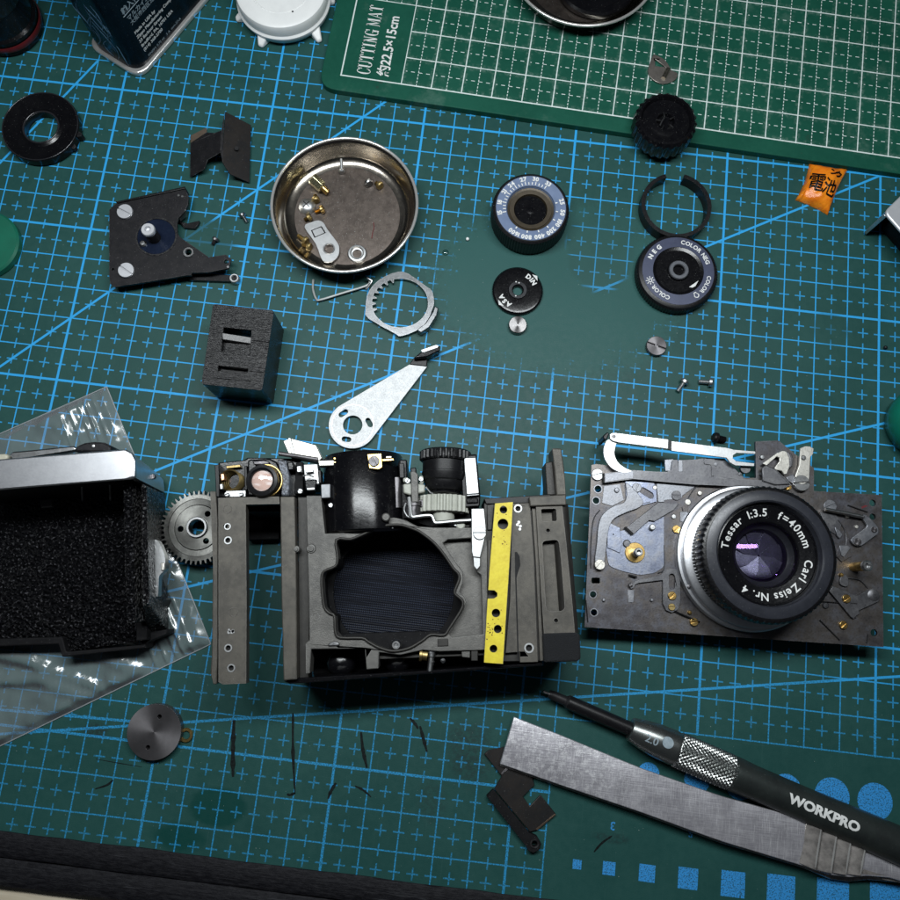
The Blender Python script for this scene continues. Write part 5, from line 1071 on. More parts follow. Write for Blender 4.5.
A_([(531.5, 503), (535.5, 503), (539, 560), (543.5, 661), (540, 661), (535.5, 560)], F - 3, F - 1.1, 'rail_step', MAT['frame'], .15)
ends = [(536, 505.5), (562, 504.5), (566, 540), (572, 600), (575, 633), (544, 634), (541, 590)]
pk1 = rounded(P2([(541, 509), (556, 508.5), (557, 521), (542, 521.5)], F), .5); pk2 = rounded(P2([(542, 541), (558.5, 539.5), (561, 560), (564.8, 608), (562, 611), (549, 611.5), (546, 608)], F), 1.2, 5)
A_(ends, F - 4, F, 'end_casting', MAT['frame'], .25, [pk1, pk2, H(548, 530.5, 2.4), H(556, 620.5, 2.6)])
A_([(539, 507), (562, 507), (568, 612), (543, 612)], F - 5, F - 2.6, 'end_pocket_floor', MAT['frame'], 0)
for q in ((548, 530.5, 3.0), (556, 620.5, 3.2)): eyelet(*q, F, MAT['frame'])
# rounded outer edge of the casting
t = MB(); p0, p1 = Vector(V3(559.5, 505, F - 2.6)), Vector(V3(569.5, 633, F - 2.6)); t.tube([p0, (p0 + p1) / 2, p1], 2.3, 20); build('rounded_edge', t, MAT['framed'], fr)
A_([(558, 505), (568, 505), (576, 634), (568, 634)], 1, F - 4, 'end_wall', MAT['framed'], .8, zo=F - 4)
A_([(529, 496.5), (566, 494.5), (566.5, 505), (530, 506.2)], F - 5, F + .8, 'corner_arm', MAT['frame'], .3)
A_([(552.2, 448), (561.5, 448.3), (564.5, 470), (566, 495.5), (556.5, 495.8), (554.5, 470)], F - 8, F + .8, 'corner_post', MAT['frame'], .35)
A_([(545, 463), (552.5, 461), (556, 495), (547, 495)], F - 9, F - 1.5, 'post_flange', MAT['framed'], .25)
A_([(484, 498.5), (550, 494.4), (551, 496), (530, 497.2), (529.5, 502.5), (486, 503.5)], 6, F - 1.2, 'top_plate_edge', MAT['black'], .15)
A_([(543, 633.5), (575.5, 632.5), (580, 634.5), (581, 659), (577, 661.5), (544, 662.5)], 4, F + .5, 'leather_patch', MAT['felt'], .5)
# yellow strip
ys = P2([(495, 503.4), (513, 502), (509, 570), (503, 664), (484, 662.5), (487.6, 600), (487.9, 598.6), (494, 598.4), (497.2, 596.4), (497.4, 593), (494.5, 590.4), (488.3, 590), (489.5, 570)], F + 1)
t = MB(); t.prism(ys, F + .25, F + 1, [H(503.5, 509.7, 3.8, F + 1), H(503, 524, 5.3, F + 1, 28), H(496, 613, 4.2, F + 1), H(497.8, 629, 4.0, F + 1), H(493.5, 648.7, 3.8, F + 1)]); strip_o = build('yellow_strip', t, MAT['yellow'], fr, .1)
t = MB()
for k in range(46):
    u, v = (492 + random.gauss(0, 5), 628 + random.gauss(0, 7)) if k < 32 else (503 + random.gauss(0, 5), 530 + random.gauss(0, 9))
    xl = 495 - (v - 503) * .068 + 1.2; u = min(max(u, xl), xl + 15.5); c = W(u, v, F + 1)
    if any((u - a) ** 2 + (v - b) ** 2 < (r + .8) ** 2 for a, b, r in ((503.5, 509.7, 3.8), (503, 524, 5.3), (496, 613, 4.2), (497.8, 629, 4), (493.5, 648.7, 3.8), (492, 594, 5.5))): continue
    t.prism(circ(c.x, c.y, .08 + .12 * random.random(), 6), F + .99, F + 1.02)
build('dirt_specks', t, pbr('brown_dirt', (.16, .07, .01), .7), strip_o)
# white metal lever with screw
A_([(471.5, 508.5), (484, 508.3), (486.4, 532), (480.5, 556.5), (480.4, 566), (477, 570), (473.6, 566), (473, 557), (471.8, 552)], F + .1, F + .9, 'latch_lever', MAT['bright'], .15)
A_([(472.6, 556.2), (480.6, 557.2), (480.6, 558.4), (472.6, 557.4)], F + .8, F + .95, 'lever_score', MAT['darkhole'], 0)
c = W(479.7, 533, F + 1.3); slotted(fr, 'lever_screw', c, RAD(479.7, 533, F, 6.5), F + .8, F + 1.45, MAT['bright'], .12, .09)
t = MB(); c = W(477.5, 511.5, F + 1); t.ring(c, .5, .62, F + .85, F + .96, 20, .02); build('lever_rivet', t, MAT['steel'], fr)
# finder housing, left top
A_([(217, 462), (243, 459.5), (247, 457), (300, 458), (301, 497), (218, 498)], 2, F - 4.5, 'finder_housing', MAT['gloss'], .5, zo=F - 4)
A_([(214.5, 465), (219, 464), (219.5, 497), (216, 497)], 4, F - 1, 'finder_side_plate', MAT['black'], .2)
A_([(225.5, 490.5), (246, 490), (246, 497), (225.5, 497.5)], F - 5, F - 1.6, 'finder_bracket', MAT['steel'], .2)
A_([(247.5, 459.5), (257, 459), (270, 458.5), (277, 462), (281, 470), (281, 496), (247, 496)], F - 5, F - 2.2, 'lens_mount_block', MAT['gloss'], .5)
A_([(277, 459.5), (287, 460), (290, 480), (289, 496), (281, 496), (282, 478)], F - 5, F - 1.0, 'ragged_paint_edge', pbr('worn_black_paint', (.02, .02, .022), .3, .3, (.20, .22, .26), 1.3, (1.2, .3)), .4)
c = W(235, 481, F - 3); 
for k in range(5):
    t = MB(); t.lathe([(2.1 + .12 * k, F - 4.5 + k * .5), (2.5 + .12 * k, F - 4.2 + k * .5), (2.1 + .12 * k, F - 3.9 + k * .5)], (c.x - .3 * k, c.y, 0), 28); t.f = t.f[:-2]; build('coil_spring', t, MAT['brassd'], fr)
A_([(220.5, 474), (224, 473.5), (224.5, 480), (221, 480.5)], F - 4, F - 1.5, 'copper_contact', pbr('copper', (.75, .42, .25), .35, 1), .15)
c = W(261.5, 480, F + 2.0); r = RAD(261.5, 480, F + 2, 16)
t = MB(); t.lathe([(r * 1.04, F - 6), (r * 1.04, F + .8), (r * .98, F + 1.8), (r * .80, F + 2.0), (r * .68, F + 1.6), (r * .66, F + .9)], (c.x, c.y, 0), 64); t.f = t.f[:-1]; build('finder_ring', t, MAT['black'], fr)
t = MB(); t.ring((c.x + .55, c.y + .25), r * .98, r * 1.07, F - 1.5, F - .2, 48, .1); build('brass_shim', t, MAT['brass'], fr)
t = MB(); t.lathe([(r * .68, F + 1.15), (r * .5, F + 1.4), (r * .3, F + 1.55), (0, F + 1.6)], (c.x, c.y, 0), 48); build('finder_lens', t, MAT['vfglass'], fr, ang=60)
def finder_back():
    M, nt, p = newmat('finder_interior'); co = coords(nt); n = noise(nt, co, .45, 2, .5, (.6, 1.8, 1, 20))
    nt.links.new(mixc(nt, n.step(.40, .60), (.62, .46, .40), (.86, .83, .82)), p.inputs['Base Color']); p.inputs['Roughness'].default_value = .35; return M
t = MB(); t.disc(c, r * .69, F - .4, F + .95, 40, .05); build('finder_prism', t, finder_back(), fr)
# rewind bits between finder and drum
A_([(283, 441), (290, 438), (316, 445), (322, 458), (318, 462), (290, 457)], F - 7, F - 3, 'white_vane', MAT['linkcream'], .2, zo=F - 3)
A_([(287.5, 437.5), (291, 437.8), (295.5, 456), (292, 456)], F - 5, F - 2.4, 'vane_fold', MAT['bright'], .2)
t = MB(); t.tube([V3(279, 453.5, F - 1.5), V3(318, 459.5, F - 1.5)], .62, 12); build('pivot_rod', t, MAT['turneddark'], fr)
A_([(303, 464), (318, 463.5), (320, 484), (305, 487)], F - 7, F - 2.6, 'chrome_bracket', MAT['bright'], .3)
A_([(304, 480), (317, 479), (316, 489), (305, 491)], F - 5, F - 1.8, 'dark_window', MAT['gloss'], .4)
A_([(306, 487.5), (315, 487), (315, 490), (307, 490.5)], F - 3, F - 1.5, 'chrome_sill', MAT['bright'], .2)
A_([(296, 462), (303, 462), (303, 494), (294, 494)], 4, F - 3, 'dark_gap_block', MAT['matt'], .2)
# black drum with brass fittings
def lying(u0, v0, u1, v1, zc, prof, name, mat, seg=40, mod=None, ang=32):
    """turned part lying flat, axis from pixel 0 to pixel 1 at height zc; profile of (radius, fraction of length)"""
    a, b = Vector(V3(u0, v0, zc)), Vector(V3(u1, v1, zc)); d = b - a; q = d.to_track_quat('Z', 'X').to_matrix().to_4x4(); q.translation = a; t = MB(); t.xf = q
    t.lathe([(r, f * d.length) for r, f in prof], seg=seg, mod=mod); return build(name, t, mat, fr, ang=ang)
lying(365.5, 534, 363, 457.5, F - 9.0, [(10.3, 0), (11.0, .02), (11.0, .97), (10.6, 1)], 'drum', MAT['gloss'], 64)
A_([(323, 462), (340, 458), (340, 533), (325.5, 533.5)], 2, F - 7, 'drum_cradle', MAT['black'], .4, zo=F - 7)
A_([(388, 459), (407, 459.5), (409, 520), (388, 521)], 2, F - 6, 'drum_side_block', MAT['black'], .4, zo=F - 6)
A_([(321, 484.5), (330, 484), (330, 497.5), (321.5, 498)], F - 4, F - 1.0, 'white_pad', pbr('grey_white_pad', (.42, .44, .47), .5), .2)
A_([(318, 460.5), (334, 460), (334, 465.5), (319, 466)], F - 4, F - .6, 'brass_bracket', MAT['linkcream'], .2)
A_([(333, 457.5), (352, 456.3), (352, 458.2), (334, 459.6)], F - 2, F - .2, 'brass_rail', MAT['brass'], .1)
A_([(333.5, 461.3), (342, 461), (342, 462.8), (334, 463.2)], F - 2, F - .2, 'brass_pin', MAT['brass'], .1)
A_([(355, 455.8), (361.5, 455.4), (362, 458), (355.5, 458.2)], F - 2, F + .2, 'chrome_rail', MAT['bright'], .1)
A_([(367, 454), (381.5, 453.2), (382.5, 467), (379, 469.5), (369, 468.5)], F + 1.6, F + 2.5, 'brass_clamp', MAT['brass'], .15)
c = W(373.8, 461, F + 3); slotted(fr, 'clamp_screw', c, RAD(374, 461, F + 3, 5.4), F + 2.4, F + 3.1, MAT['turneddark'], 2.2, .16)
A_([(382, 459), (393.5, 458.3), (394, 460.5), (382.5, 461.3)], F, F + 1.5, 'brass_tongue', MAT['brass'], .1)
A_([(386, 456.3), (391.5, 456), (391.5, 457.8), (386, 458.1)], F, F + 1.2, 'brass_tip', MAT['linkcream'], .1)
lying(397, 508, 396.5, 478, F - 4, [(1.3, 0), (1.3, 1)], 'steel_shaft', MAT['turneddark'], 16)
# counter gears
A_([(403, 484), (411, 483), (425, 484.5), (425, 492), (410, 495), (403.5, 493)], F - 5, F - 1.2, 'counter_wheel', MAT['nylon'], .4)
A_([(410.5, 472), (414, 470.5), (418, 474), (418.5, 502), (411.5, 502.5)], F - 4, F - .2, 'counter_arm', MAT['cast'], .25)
A_([(410, 468), (416, 467), (416.5, 473), (411, 474)], F - 4, F - 1, 'counter_tip', MAT['black'], .3)
lying(413, 518, 412.5, 502, F - 3, [(2.6, 0), (2.6, .3), (2.2, .32), (2.2, .7), (2.6, .72), (2.6, 1)], 'counter_spindle', MAT['turneddark'], 20)
t = MB(); t.tube([V3(u, v, z) for (u, v), z in zip(smooth([(409, 497), (410, 508), (411.5, 516.5), (416, 516.8), (424, 515.8), (431.5, 516), (434, 521), (437, 522.6), (455, 521), (471, 520)], 4, False), [F + .3] * 60)], .50, 8); build('wire_link', t, MAT['bright'], fr)
lying(443.5, 522, 443.5, 511, F - 3, [(2.9, 0), (3.0, 1)], 'nylon_hub', MAT['nylon'], 24)
lying(443.5, 513.5, 443.8, 497, F - 5.5, [(6.6, 0), (6.9, .03), (6.9, .97), (6.6, 1)], 'nylon_gear', MAT['nylon'], 104, lambda k, i, r, z: (r - .5 * ((k // 2) % 2), z))
lying(444, 498, 444.3, 488, F - 5.5, [(2.6, 0), (3.1, .3), (4.4, .4), (4.6, 1)], 'knob_neck', MAT['gloss'], 36)
lying(444.2, 491, 445.2, 461, F - 5.0, [(4.6, 0), (5.3, .12), (5.5, .3), (5.9, .34), (6.3, .55), (6.3, .6), (6.1, .62), (6.2, .95)], 'knob_barrel', MAT['black'], 48)
lying(445.2, 462, 445.4, 451.5, F - 5.0, [(6.6, 0), (7.1, .15), (7.1, .85), (6.5, 1)], 'knob_crown', MAT['black'], 120, lambda k, i, r, z: (r - .42 * ((k // 2) % 2) * (1 if i in (1, 2) else 0), z))
A_([(459, 455), (476.8, 453.8), (480.5, 495.5), (480, 506), (463, 507), (461.5, 480)], 2, F - 2, 'side_block', MAT['black'], .4)
A_([(463.7, 457.6), (476, 457.2), (479.4, 493.6), (466.4, 494.6)], F - 2.2, F - .9, 'side_plate', MAT['bright'], .25)
A_([(466.2, 494.6), (479.5, 493.6), (479.8, 495.4), (466.4, 496.4)], F - 2.2, F - .7, 'side_plate_lip', MAT['steel'], .2)
A_([(455, 520), (470, 519), (470, 527), (455, 527.5)], F - 4, F - 1.6, 'gear_bracket', MAT['framed'], .2)
c = W(460.5, 525, F - 1); t = MB(); t.lathe([(1.2, F - 3), (1.2, F - .8), (.9, F - .5)], (c.x, c.y, 0), 20); build('nylon_pin', t, MAT['nylon'], fr)
A_([(405, 497), (470, 505), (470, 527), (432, 527), (405, 519)], 2, F - 7, 'gear_bay_floor', MAT['matt'], 0, zo=F - 7)

# small fittings crowded along the top of the mechanism
for pts, z0, z1, nm_, mt, bv in (
    ([(219.5, 484), (222.5, 483.5), (223, 489), (220, 489.5)], F - 4, F - 1.2, 'solder_tab', 'bright', .15),
    ([(226, 466), (240, 464.5), (240.5, 467), (226.5, 468.5)], F - 5, F - 3, 'spring_plate', 'brassd', .1),
    ([(244, 466), (247, 465.5), (247.5, 490), (244.5, 490)], F - 5, F - 1.8, 'upright_plate', 'black', .2),
    ([(252, 461), (264, 460), (270, 462), (268, 464.5), (254, 465)], F - 3, F - 1.2, 'chipped_edge', 'turneddark', .3),
    ([(287, 462), (293, 461.5), (294, 470), (288, 470)], F - 4, F - .6, 'black_spacer', 'gloss', .3),
    ([(296.5, 466), (301, 465.5), (301.5, 472), (297, 472.5)], F - 3, F - .8, 'chrome_clip', 'bright', .2),
    ([(305, 470), (313, 469), (313.5, 472), (305.5, 473)], F - 2.4, F - 1.2, 'chrome_clip', 'steel', .2),
    ([(318, 470), (321, 470), (321.5, 483), (318.5, 483)], F - 4, F - .8, 'dark_upright', 'black', .2),
    ([(399, 463), (404, 463), (404.5, 478), (399.5, 478)], F - 5, F - 2, 'black_upright', 'black', .2),
    ([(403, 478), (408, 477), (408, 482), (403, 482)], F - 4, F - 1.2, 'nylon_peg', 'nylon', .3),
    ([(419, 476), (423, 475.5), (423.5, 484), (419.5, 484)], F - 4, F - 1.5, 'nylon_peg', 'nylon', .3),
    ([(417, 500), (424, 499.5), (424, 507), (417.5, 507)], F - 5, F - 2.2, 'steel_block', 'turneddark', .2),
    ([(424.5, 505), (431, 505), (431, 512), (425, 512)], F - 6, F - 3, 'dark_block', 'black', .2),
    ([(466, 498), (478, 497.5), (478.5, 503), (466.5, 503.5)], F - 4, F - 1.4, 'black_block', 'gloss', .3),
    ([(459, 508), (464, 507.5), (464, 514), (459.5, 514)], F - 5, F - 2.4, 'steel_block', 'turneddark', .2),
    ([(487, 505), (494, 504), (492, 530), (487.5, 530)], F - 3, F - 1.4, 'inner_step', 'framed', .15),
    ([(488, 540), (491.5, 540), (488.5, 585), (487.5, 585)], F - 3, F - 1.2, 'inner_step', 'frame', .15),
):
    A_(pts, z0, z1, nm_, MAT[mt], bv)
for (u, v, r) in ((407.5, 480.5, 2.6), (421, 479, 2.2), (300, 491, 2.4), (330.5, 505, 2.2), (226.5, 494, 2.2), (240.5, 493.5, 2.2), (455.5, 524, 2.0)):
    c = W(u, v, F - .6); slotted(fr, 'small_screw', c, RAD(u, v, F - .6, r), F - 2.0, F - .7, MAT['steel'], random.random() * 3, .2)
for path in ([(406, 503), (404, 510), (407, 516), (411, 518)], [(426, 487), (430, 492), (433, 493.5)], [(303, 476), (308, 475), (314, 477)]):
    t = MB(); t.tube([V3(u, v, F - .4) for u, v in smooth(path, 5, False)], .22, 8); build('hair_wire', t, MAT['bright'], fr)
for L in ([(313, 505), (314, 535)], [(470, 541), (473, 570)]): pass
# ------------------------------------------------------------------ shutter plate with lens (right)
PZ = 9.0
lp_ = thing('shutter_plate', 'tarnished steel shutter plate with levers carrying a black-ringed lens', 'shutter unit', tuple(W(748, 570)))
B_ = lambda pts, z0, z1, name, mat, bev=.12, holes=(), par=None: build(name, MB().prism(P2(pts, z1), z0, z1, holes), mat, par or lp_, bev)
hp = lambda u, v, r, n=20: pcirc(u, v, r, PZ, n)
holes = [hp(598, 489, 3.4), hp(596, 500.6, 3.2), rounded(P2([(591.5, 577.5), (600, 577.5), (600, 583.5), (591.5, 583.5)], PZ), .4), hp(593, 594.4, 3.0), hp(594, 612.4, 3.1), hp(872.7, 503, 3.4), hp(872.7, 516.7, 3.2), hp(874, 632.7, 3.6), hp(704, 500.5, 2.6), hp(699, 622, 1.2)]
B_([(591.5, 465), (596, 464), (612, 466), (615, 471), (700, 477), (756, 478), (755.5, 441.5), (778.5, 440.5), (800, 458), (814, 468), (813.8, 491), (881.7, 495), (883.5, 647), (584.7, 627)], PZ - 1.0, PZ, 'base_plate', MAT['plate'], .12, holes)
for q in ((598, 489, 4.6), (596, 500.6, 4.4), (593, 594.4, 4.2), (594, 612.4, 4.3)):
    c = W(*q[:2], PZ); r = RAD(*q[:2], PZ, q[2]); t = MB(); t.ring(c, r * .72, r, PZ - .3, PZ + .08, 28, .06); build('hole_bush', t, MAT['link'], lp_)
c = W(748, 558, 8); t = MB(); t.lathe([(17, .05), (17.5, 1), (17.5, PZ - 1.05), (16, PZ - 1.02)], (84.3, 23.1, 0), 64); build('rear_barrel', t, MAT['black'], lp_)
def scr(u, v, r, z, mat, a=.4, h=.7, name='screw', slot=.16):
    c = W(u, v, z + h); return slotted(lp_, name, c, RAD(u, v, z + h, r), z, z + h, mat, a, slot)
def pin(u, v, r, z0, z1, mat, name='pin'):
    c = W(u, v, z1); rr = RAD(u, v, z1, r); t = MB(); t.lathe([(rr, z0), (rr, z1 - .25), (rr * .75, z1), (0, z1 + .02)], (c.x, c.y, 0), 24); return build(name, t, mat, lp_)
z1_ = lambda L: [(580 + x / 7.5, 425 + y / 7.5) for x, y in L]
z2_ = lambda L: [(690 + x / 7.5, 425 + y / 7.5) for x, y in L]
z3_ = lambda L: [(780 + x / 7.5, 480 + y / 7.5) for x, y in L]
z4_ = lambda L: [(580 + x / 7.5, 540 + y / 7.5) for x, y in L]
z6_ = lambda L: [(780 + x / 7.5, 560 + y / 7.5) for x, y in L]
# cover plates lying on the base
B_(rounded([(609, 534), (640, 526), (664, 512), (681, 505), (684, 520), (665, 545), (664.5, 566), (655, 573), (640, 575), (622, 571), (609, 566), (606, 550)], 4), PZ - .02, PZ + .35, 'blued_plate', MAT['plateblue'], .08)
B_([(664, 500), (688, 497), (688, 512), (683, 530), (680, 545), (680, 575), (664, 572), (664, 545)], PZ + .02, PZ + .42, 'side_plate', MAT['plate'], .08)
B_(z1_([(340, 420), (555, 430), (575, 490), (575, 575), (440, 610), (345, 590)]), PZ - .02, PZ + .5, 'cam_plate', MAT['plateblue'], .08, [capsule(W(*z1_([(470, 490)])[0], PZ + .5).xy, W(*z1_([(530, 528)])[0], PZ + .5).xy, .9, 6)])
B_(z1_([(575, 440), (880, 450), (770, 530), (740, 585), (585, 575)]), PZ - .02, PZ + .38, 'top_cam_plate', MAT['link'], .08)
# curved and zig-zag levers
B_(smooth(z1_([(350, 430), (352, 520), (330, 580), (255, 605), (190, 650), (155, 700), (135, 780), (128, 880), (112, 1010), (130, 1060), (175, 1050), (195, 950), (205, 850), (222, 760), (260, 700), (350, 655), (450, 615), (470, 560)]), 3), PZ + .5, PZ + 1.1, 'curved_lever', MAT['link'], .12)
B_(z1_([(205, 770), (230, 735), (300, 770), (315, 900), (300, 960), (205, 920)]), PZ + .3, PZ + .7, 'tinted_tongue', MAT['plateblue'], .1)
B_(z1_([(345, 772), (585, 580), (745, 588), (700, 640), (560, 722), (520, 715), (485, 745), (400, 822)]), PZ + .5, PZ + 1.2, 'zigzag_lever', MAT['linkdark'], .12)
B_(z1_([(330, 770), (345, 760), (402, 812), (390, 826)]), PZ + .9, PZ + 1.3, 'lever_stop', MAT['darkhole'], .05)
# long bar and its upright
B_(z1_([(185, 362), (400, 338), (560, 350), (650, 352), (688, 335), (698, 262), (733, 262), (738, 355), (800, 372), (900, 378)]) + z2_([(75, 378), (300, 402), (540, 415), (640, 330), (720, 405), (760, 450), (700, 478), (540, 470), (380, 462), (100, 448)]) + z1_([(870, 447), (560, 420), (400, 404), (185, 432)]), PZ + .9, PZ + 1.9, 'long_bar', MAT['linkdark'], .18)
B_(z1_([(170, 362), (186, 360), (186, 434), (172, 434)]), PZ + .6, PZ + 1.5, 'bar_end_gap', MAT['darkhole'], 0)
t = MB(); t.prism(P2(z1_([(190, 366), (400, 344), (400, 398), (190, 426)]), PZ + 2.0), PZ + 1.8, PZ + 1.96); build('worn_bar_end', t, MAT['link'], lp_, .06)
B_(z1_([(635, 260), (700, 255), (695, 345), (640, 345)]), PZ - .5, PZ + .6, 'small_tab', MAT['link'], .1)
B_(z1_([(738, 262), (770, 262), (772, 350), (738, 352)]), PZ - .5, PZ + .6, 'small_tab', MAT['link'], .1)
B_(z2_([(-90, 265), (40, 258), (120, 245), (260, 250), (340, 330), (430, 415), (300, 400), (-90, 375)]), PZ - .3, PZ + .55, 'blade_plate', MAT['linkdark'], .12)
B_(z2_([(105, 250), (185, 255), (182, 385), (160, 385), (160, 300), (108, 292)]), PZ + .5, PZ + .85, 'square_catch', MAT['linkdark'], .08)
B_(z2_([(540, 320), (570, 300), (640, 330), (715, 405), (755, 445), (640, 450), (545, 420)]), PZ + 1.8, PZ + 2.5, 'dark_blade', MAT['linkdark'], .25)
# white link arm with curved leg and fork
LZ = PZ + 2.6
B_(smooth(z1_([(212, 108), (182, 160), (178, 220), (195, 270), (235, 320), (290, 350), (345, 358), (390, 345), (345, 325), (295, 290), (268, 250), (258, 205), (268, 150), (278, 125)]), 3), PZ + .8, LZ - .6, 'curved_leg', MAT['bright'], .15)
B_(capsule((0, 0), (1, 1), 1) and z1_([(222, 70), (240, 58), (262, 56), (665, 106), (662, 180), (290, 132), (250, 122), (225, 105)]), LZ - .6, LZ + .2, 'link_arm', MAT['bright'], .15)
B_(z1_([(662, 108), (690, 118), (686, 190), (660, 182)]), LZ - .6, LZ - .05, 'link_collar', MAT['black'], .05)
fork = z1_([(688, 122)]) + z2_([(0, 138), (280, 172), (330, 186), (490, 198), (490, 216), (350, 208), (322, 226), (320, 250), (345, 272), (482, 288), (480, 308), (340, 302), (300, 280), (275, 245), (0, 210)]) + z1_([(686, 192)])
B_(fork, LZ - .6, LZ + .2, 'link_fork', MAT['bright'], .15)
pin(614, 436.3, 2.2, LZ, LZ + .35, MAT['turneddark'], 'link_rivet')
B_(z1_([(172, 80), (205, 52), (222, 62), (205, 105), (180, 115)]), 3, LZ - .7, 'black_tip', MAT['black'], .3)
c = W(*z2_([(415, 325)])[0], PZ + 1); t = MB(); t.disc(c, 1.5, PZ, PZ + 1.2, 24); build('fork_stop', t, MAT['linkdark'], lp_)
# hook and plated lever at the top right
B_(z2_([(545, 288), (660, 205), (690, 192), (725, 200), (745, 240), (748, 310), (728, 365), (705, 372), (690, 345), (640, 335), (635, 320), (672, 270), (672, 245), (650, 238), (575, 305)]), PZ + 1.2, PZ + 2.0, 'plated_hook', MAT['linkcream'], .15)
B_(z2_([(720, 195), (760, 210), (778, 255), (770, 310), (745, 330), (745, 245)]), PZ + .2, PZ + 1.6, 'hook_roller', MAT['linkdark'], .3)
B_(z2_([(828, 172), (860, 158), (905, 162), (930, 175), (925, 215), (905, 235), (895, 420), (850, 450), (795, 430), (790, 380), (820, 300)]), PZ + .4, PZ + 1.3, 'plated_lever', MAT['linkcream'], .15)
scr(802, 483, 8.0, PZ + .3, MAT['steel'], .2, 1.4); pin(804, 457.5, 2.6, PZ + 1.2, PZ + 1.7, MAT['steel'], 'rivet'); pin(762.5, 457, 2.4, PZ, PZ + .8, MAT['steel'], 'rivet')
scr(788.7, 487, 3.0, PZ, MAT['brass'], 1.0, 1.0)
B_(z2_([(720, 390), (775, 368), (790, 400), (770, 440), (735, 420)]), PZ + .1, PZ + .8, 'steel_wedge', MAT['link'], .15)
# screws and studs, left
scr(597.6, 474.5, 5.8, PZ, MAT['bright'], .35, .8, slot=.12); scr(637, 487.5, 4.6, PZ + .5, MAT['link'], 1.3, .6)
scr(676.5, 495.5, 4.8, PZ + .35, MAT['linkdark'], .1, .4); pin(688, 502, 3.4, PZ, PZ + .6, MAT['linkcream'], 'rivet'); pin(704, 501.5, 2.4, PZ - 1, PZ - .2, MAT['bright'], 'rivet'); pin(674, 516.5, 2.6, PZ + .3, PZ + .8, MAT['bright'], 'rivet')
pin(652.7, 527, 3.1, PZ + .3, PZ + 1.6, MAT['bright']); scr(676.7, 529, 4.0, PZ + .4, MAT['brass'], .9, .6); pin(613.5, 534.3, 1.0, PZ + .6, PZ + .75, MAT['darkhole'], 'pin_hole')
B_(z1_([(752, 650), (808, 648), (806, 720), (752, 725)]), PZ + .3, PZ + .7, 'small_plate', MAT['link'], .1)
scr(600, 564.5, 5.2, PZ + 1.0, MAT['linkcream'], .9, .7)
c = W(635, 552.5, PZ + .6); r = RAD(635, 552.5, PZ, 10); t = MB(); t.disc(c, r, PZ + .3, PZ + .75, 40); build('brass_washer', t, MAT['brass'], lp_)
c = W(635.3, 553, PZ + .8); t = MB(); t.lathe([(1.2, PZ + .7), (1.2, PZ + 4.6), (1.0, PZ + 5.0), (.62, PZ + 5.0), (.6, PZ + 4.0), (0, PZ + 3.9)], (c.x, c.y, 0), 28); build('hollow_post', t, MAT['steel'], lp_)
pin(627, 543.5, 4.0, PZ + .3, PZ + .8, MAT['linkdark'], 'dark_stud')
B_(z4_([(365, 345), (372, 322), (395, 318), (440, 298), (560, 275), (610, 258), (632, 225), (680, 215), (742, 225), (752, 270), (752, 470), (735, 520), (690, 545), (645, 525), (622, 475), (622, 300), (440, 322), (412, 335), (405, 358), (385, 366)]), PZ + .42, PZ + .95, 'slotted_arm', MAT['linkdark'], .1, [capsule(W(*z4_([(690, 275)])[0], PZ + .95).xy, W(*z4_([(690, 350)])[0], PZ + .95).xy, .85, 8)])
B_(z4_([(358, 375), (408, 375), (400, 468), (362, 468)]), PZ + .02, PZ + .22, 'scraped_mark', MAT['link'], .05)
pin(631, 585, 2.2, PZ + .9, PZ + 1.3, MAT['turneddark'], 'rivet'); B_(z4_([(368, 255), (430, 270), (428, 284), (370, 268)]), PZ + .4, PZ + 1.1, 'bent_tab', MAT['darkhole'], .1)
scr(672.4, 595.7, 4.2, PZ + .9, MAT['brass'], .8, .6); scr(672, 607, 3.5, PZ + .9, MAT['brassd'], 0.2, .5); scr(694.4, 622, 4.1, PZ, MAT['brass'], .3, .8)
t = MB(); t.tube([V3(672, 609.5, PZ + .8), V3(681, 614, PZ + .7), V3(694, 619.5, PZ + .7)], .2, 8); build('hair_spring', t, MAT['black'], lp_)
# right side
scr(830.5, 506, 6.4, PZ - .3, MAT['link'], .5, .7)
t = MB(); t.tube([V3(825, 509.3, PZ + 1.6), V3(862.5, 516.8, PZ + 1.6)], .55, 12); build('pull_rod', t, MAT['steel'], lp_)
B_(smooth(z3_([(612, 262), (650, 262), (700, 310), (738, 358), (738, 400), (700, 430), (615, 492), (565, 490), (535, 460), (545, 430), (640, 360), (650, 335), (620, 290)]), 2), PZ + .4, PZ + 1.2, 'bell_crank', MAT['link'], .15)
pin(874.7, 529.7, 3.0, PZ + 1.1, PZ + 1.6, MAT['turneddark'], 'crank_pivot'); scr(858, 541.5, 3.6, PZ + 1.1, MAT['turneddark'], .9, .5); pin(863.5, 516.8, 1.6, PZ + 1.1, PZ + 1.7, MAT['turneddark'], 'rod_pin')
pin(856.8, 526.7, 2.0, PZ, PZ + .4, MAT['linkcream'], 'rivet')
B_(z3_([(410, 350), (450, 380), (470, 410), (450, 440), (430, 420)]), PZ + .2, PZ + .9, 'cam_tooth', MAT['link'], .12); B_(z3_([(445, 490), (510, 490), (530, 510), (480, 580), (460, 565)]), PZ + .2, PZ + .9, 'cam_tooth', MAT['link'], .12)
B_(smooth(z3_([(455, 730), (480, 710), (510, 725), (515, 790), (490, 800), (450, 780)]), 2), PZ + .1, PZ + .7, 'small_cam', MAT['linkdark'], .12)
c = W(853.5, 567, PZ); t = MB(); t.lathe([(1.3, PZ), (1.3, PZ + 6.2), (1.05, PZ + 6.6), (1.0, PZ + 6.6)], (c.x, c.y, 0), 28); build('brass_post', t, MAT['brass'], lp_)
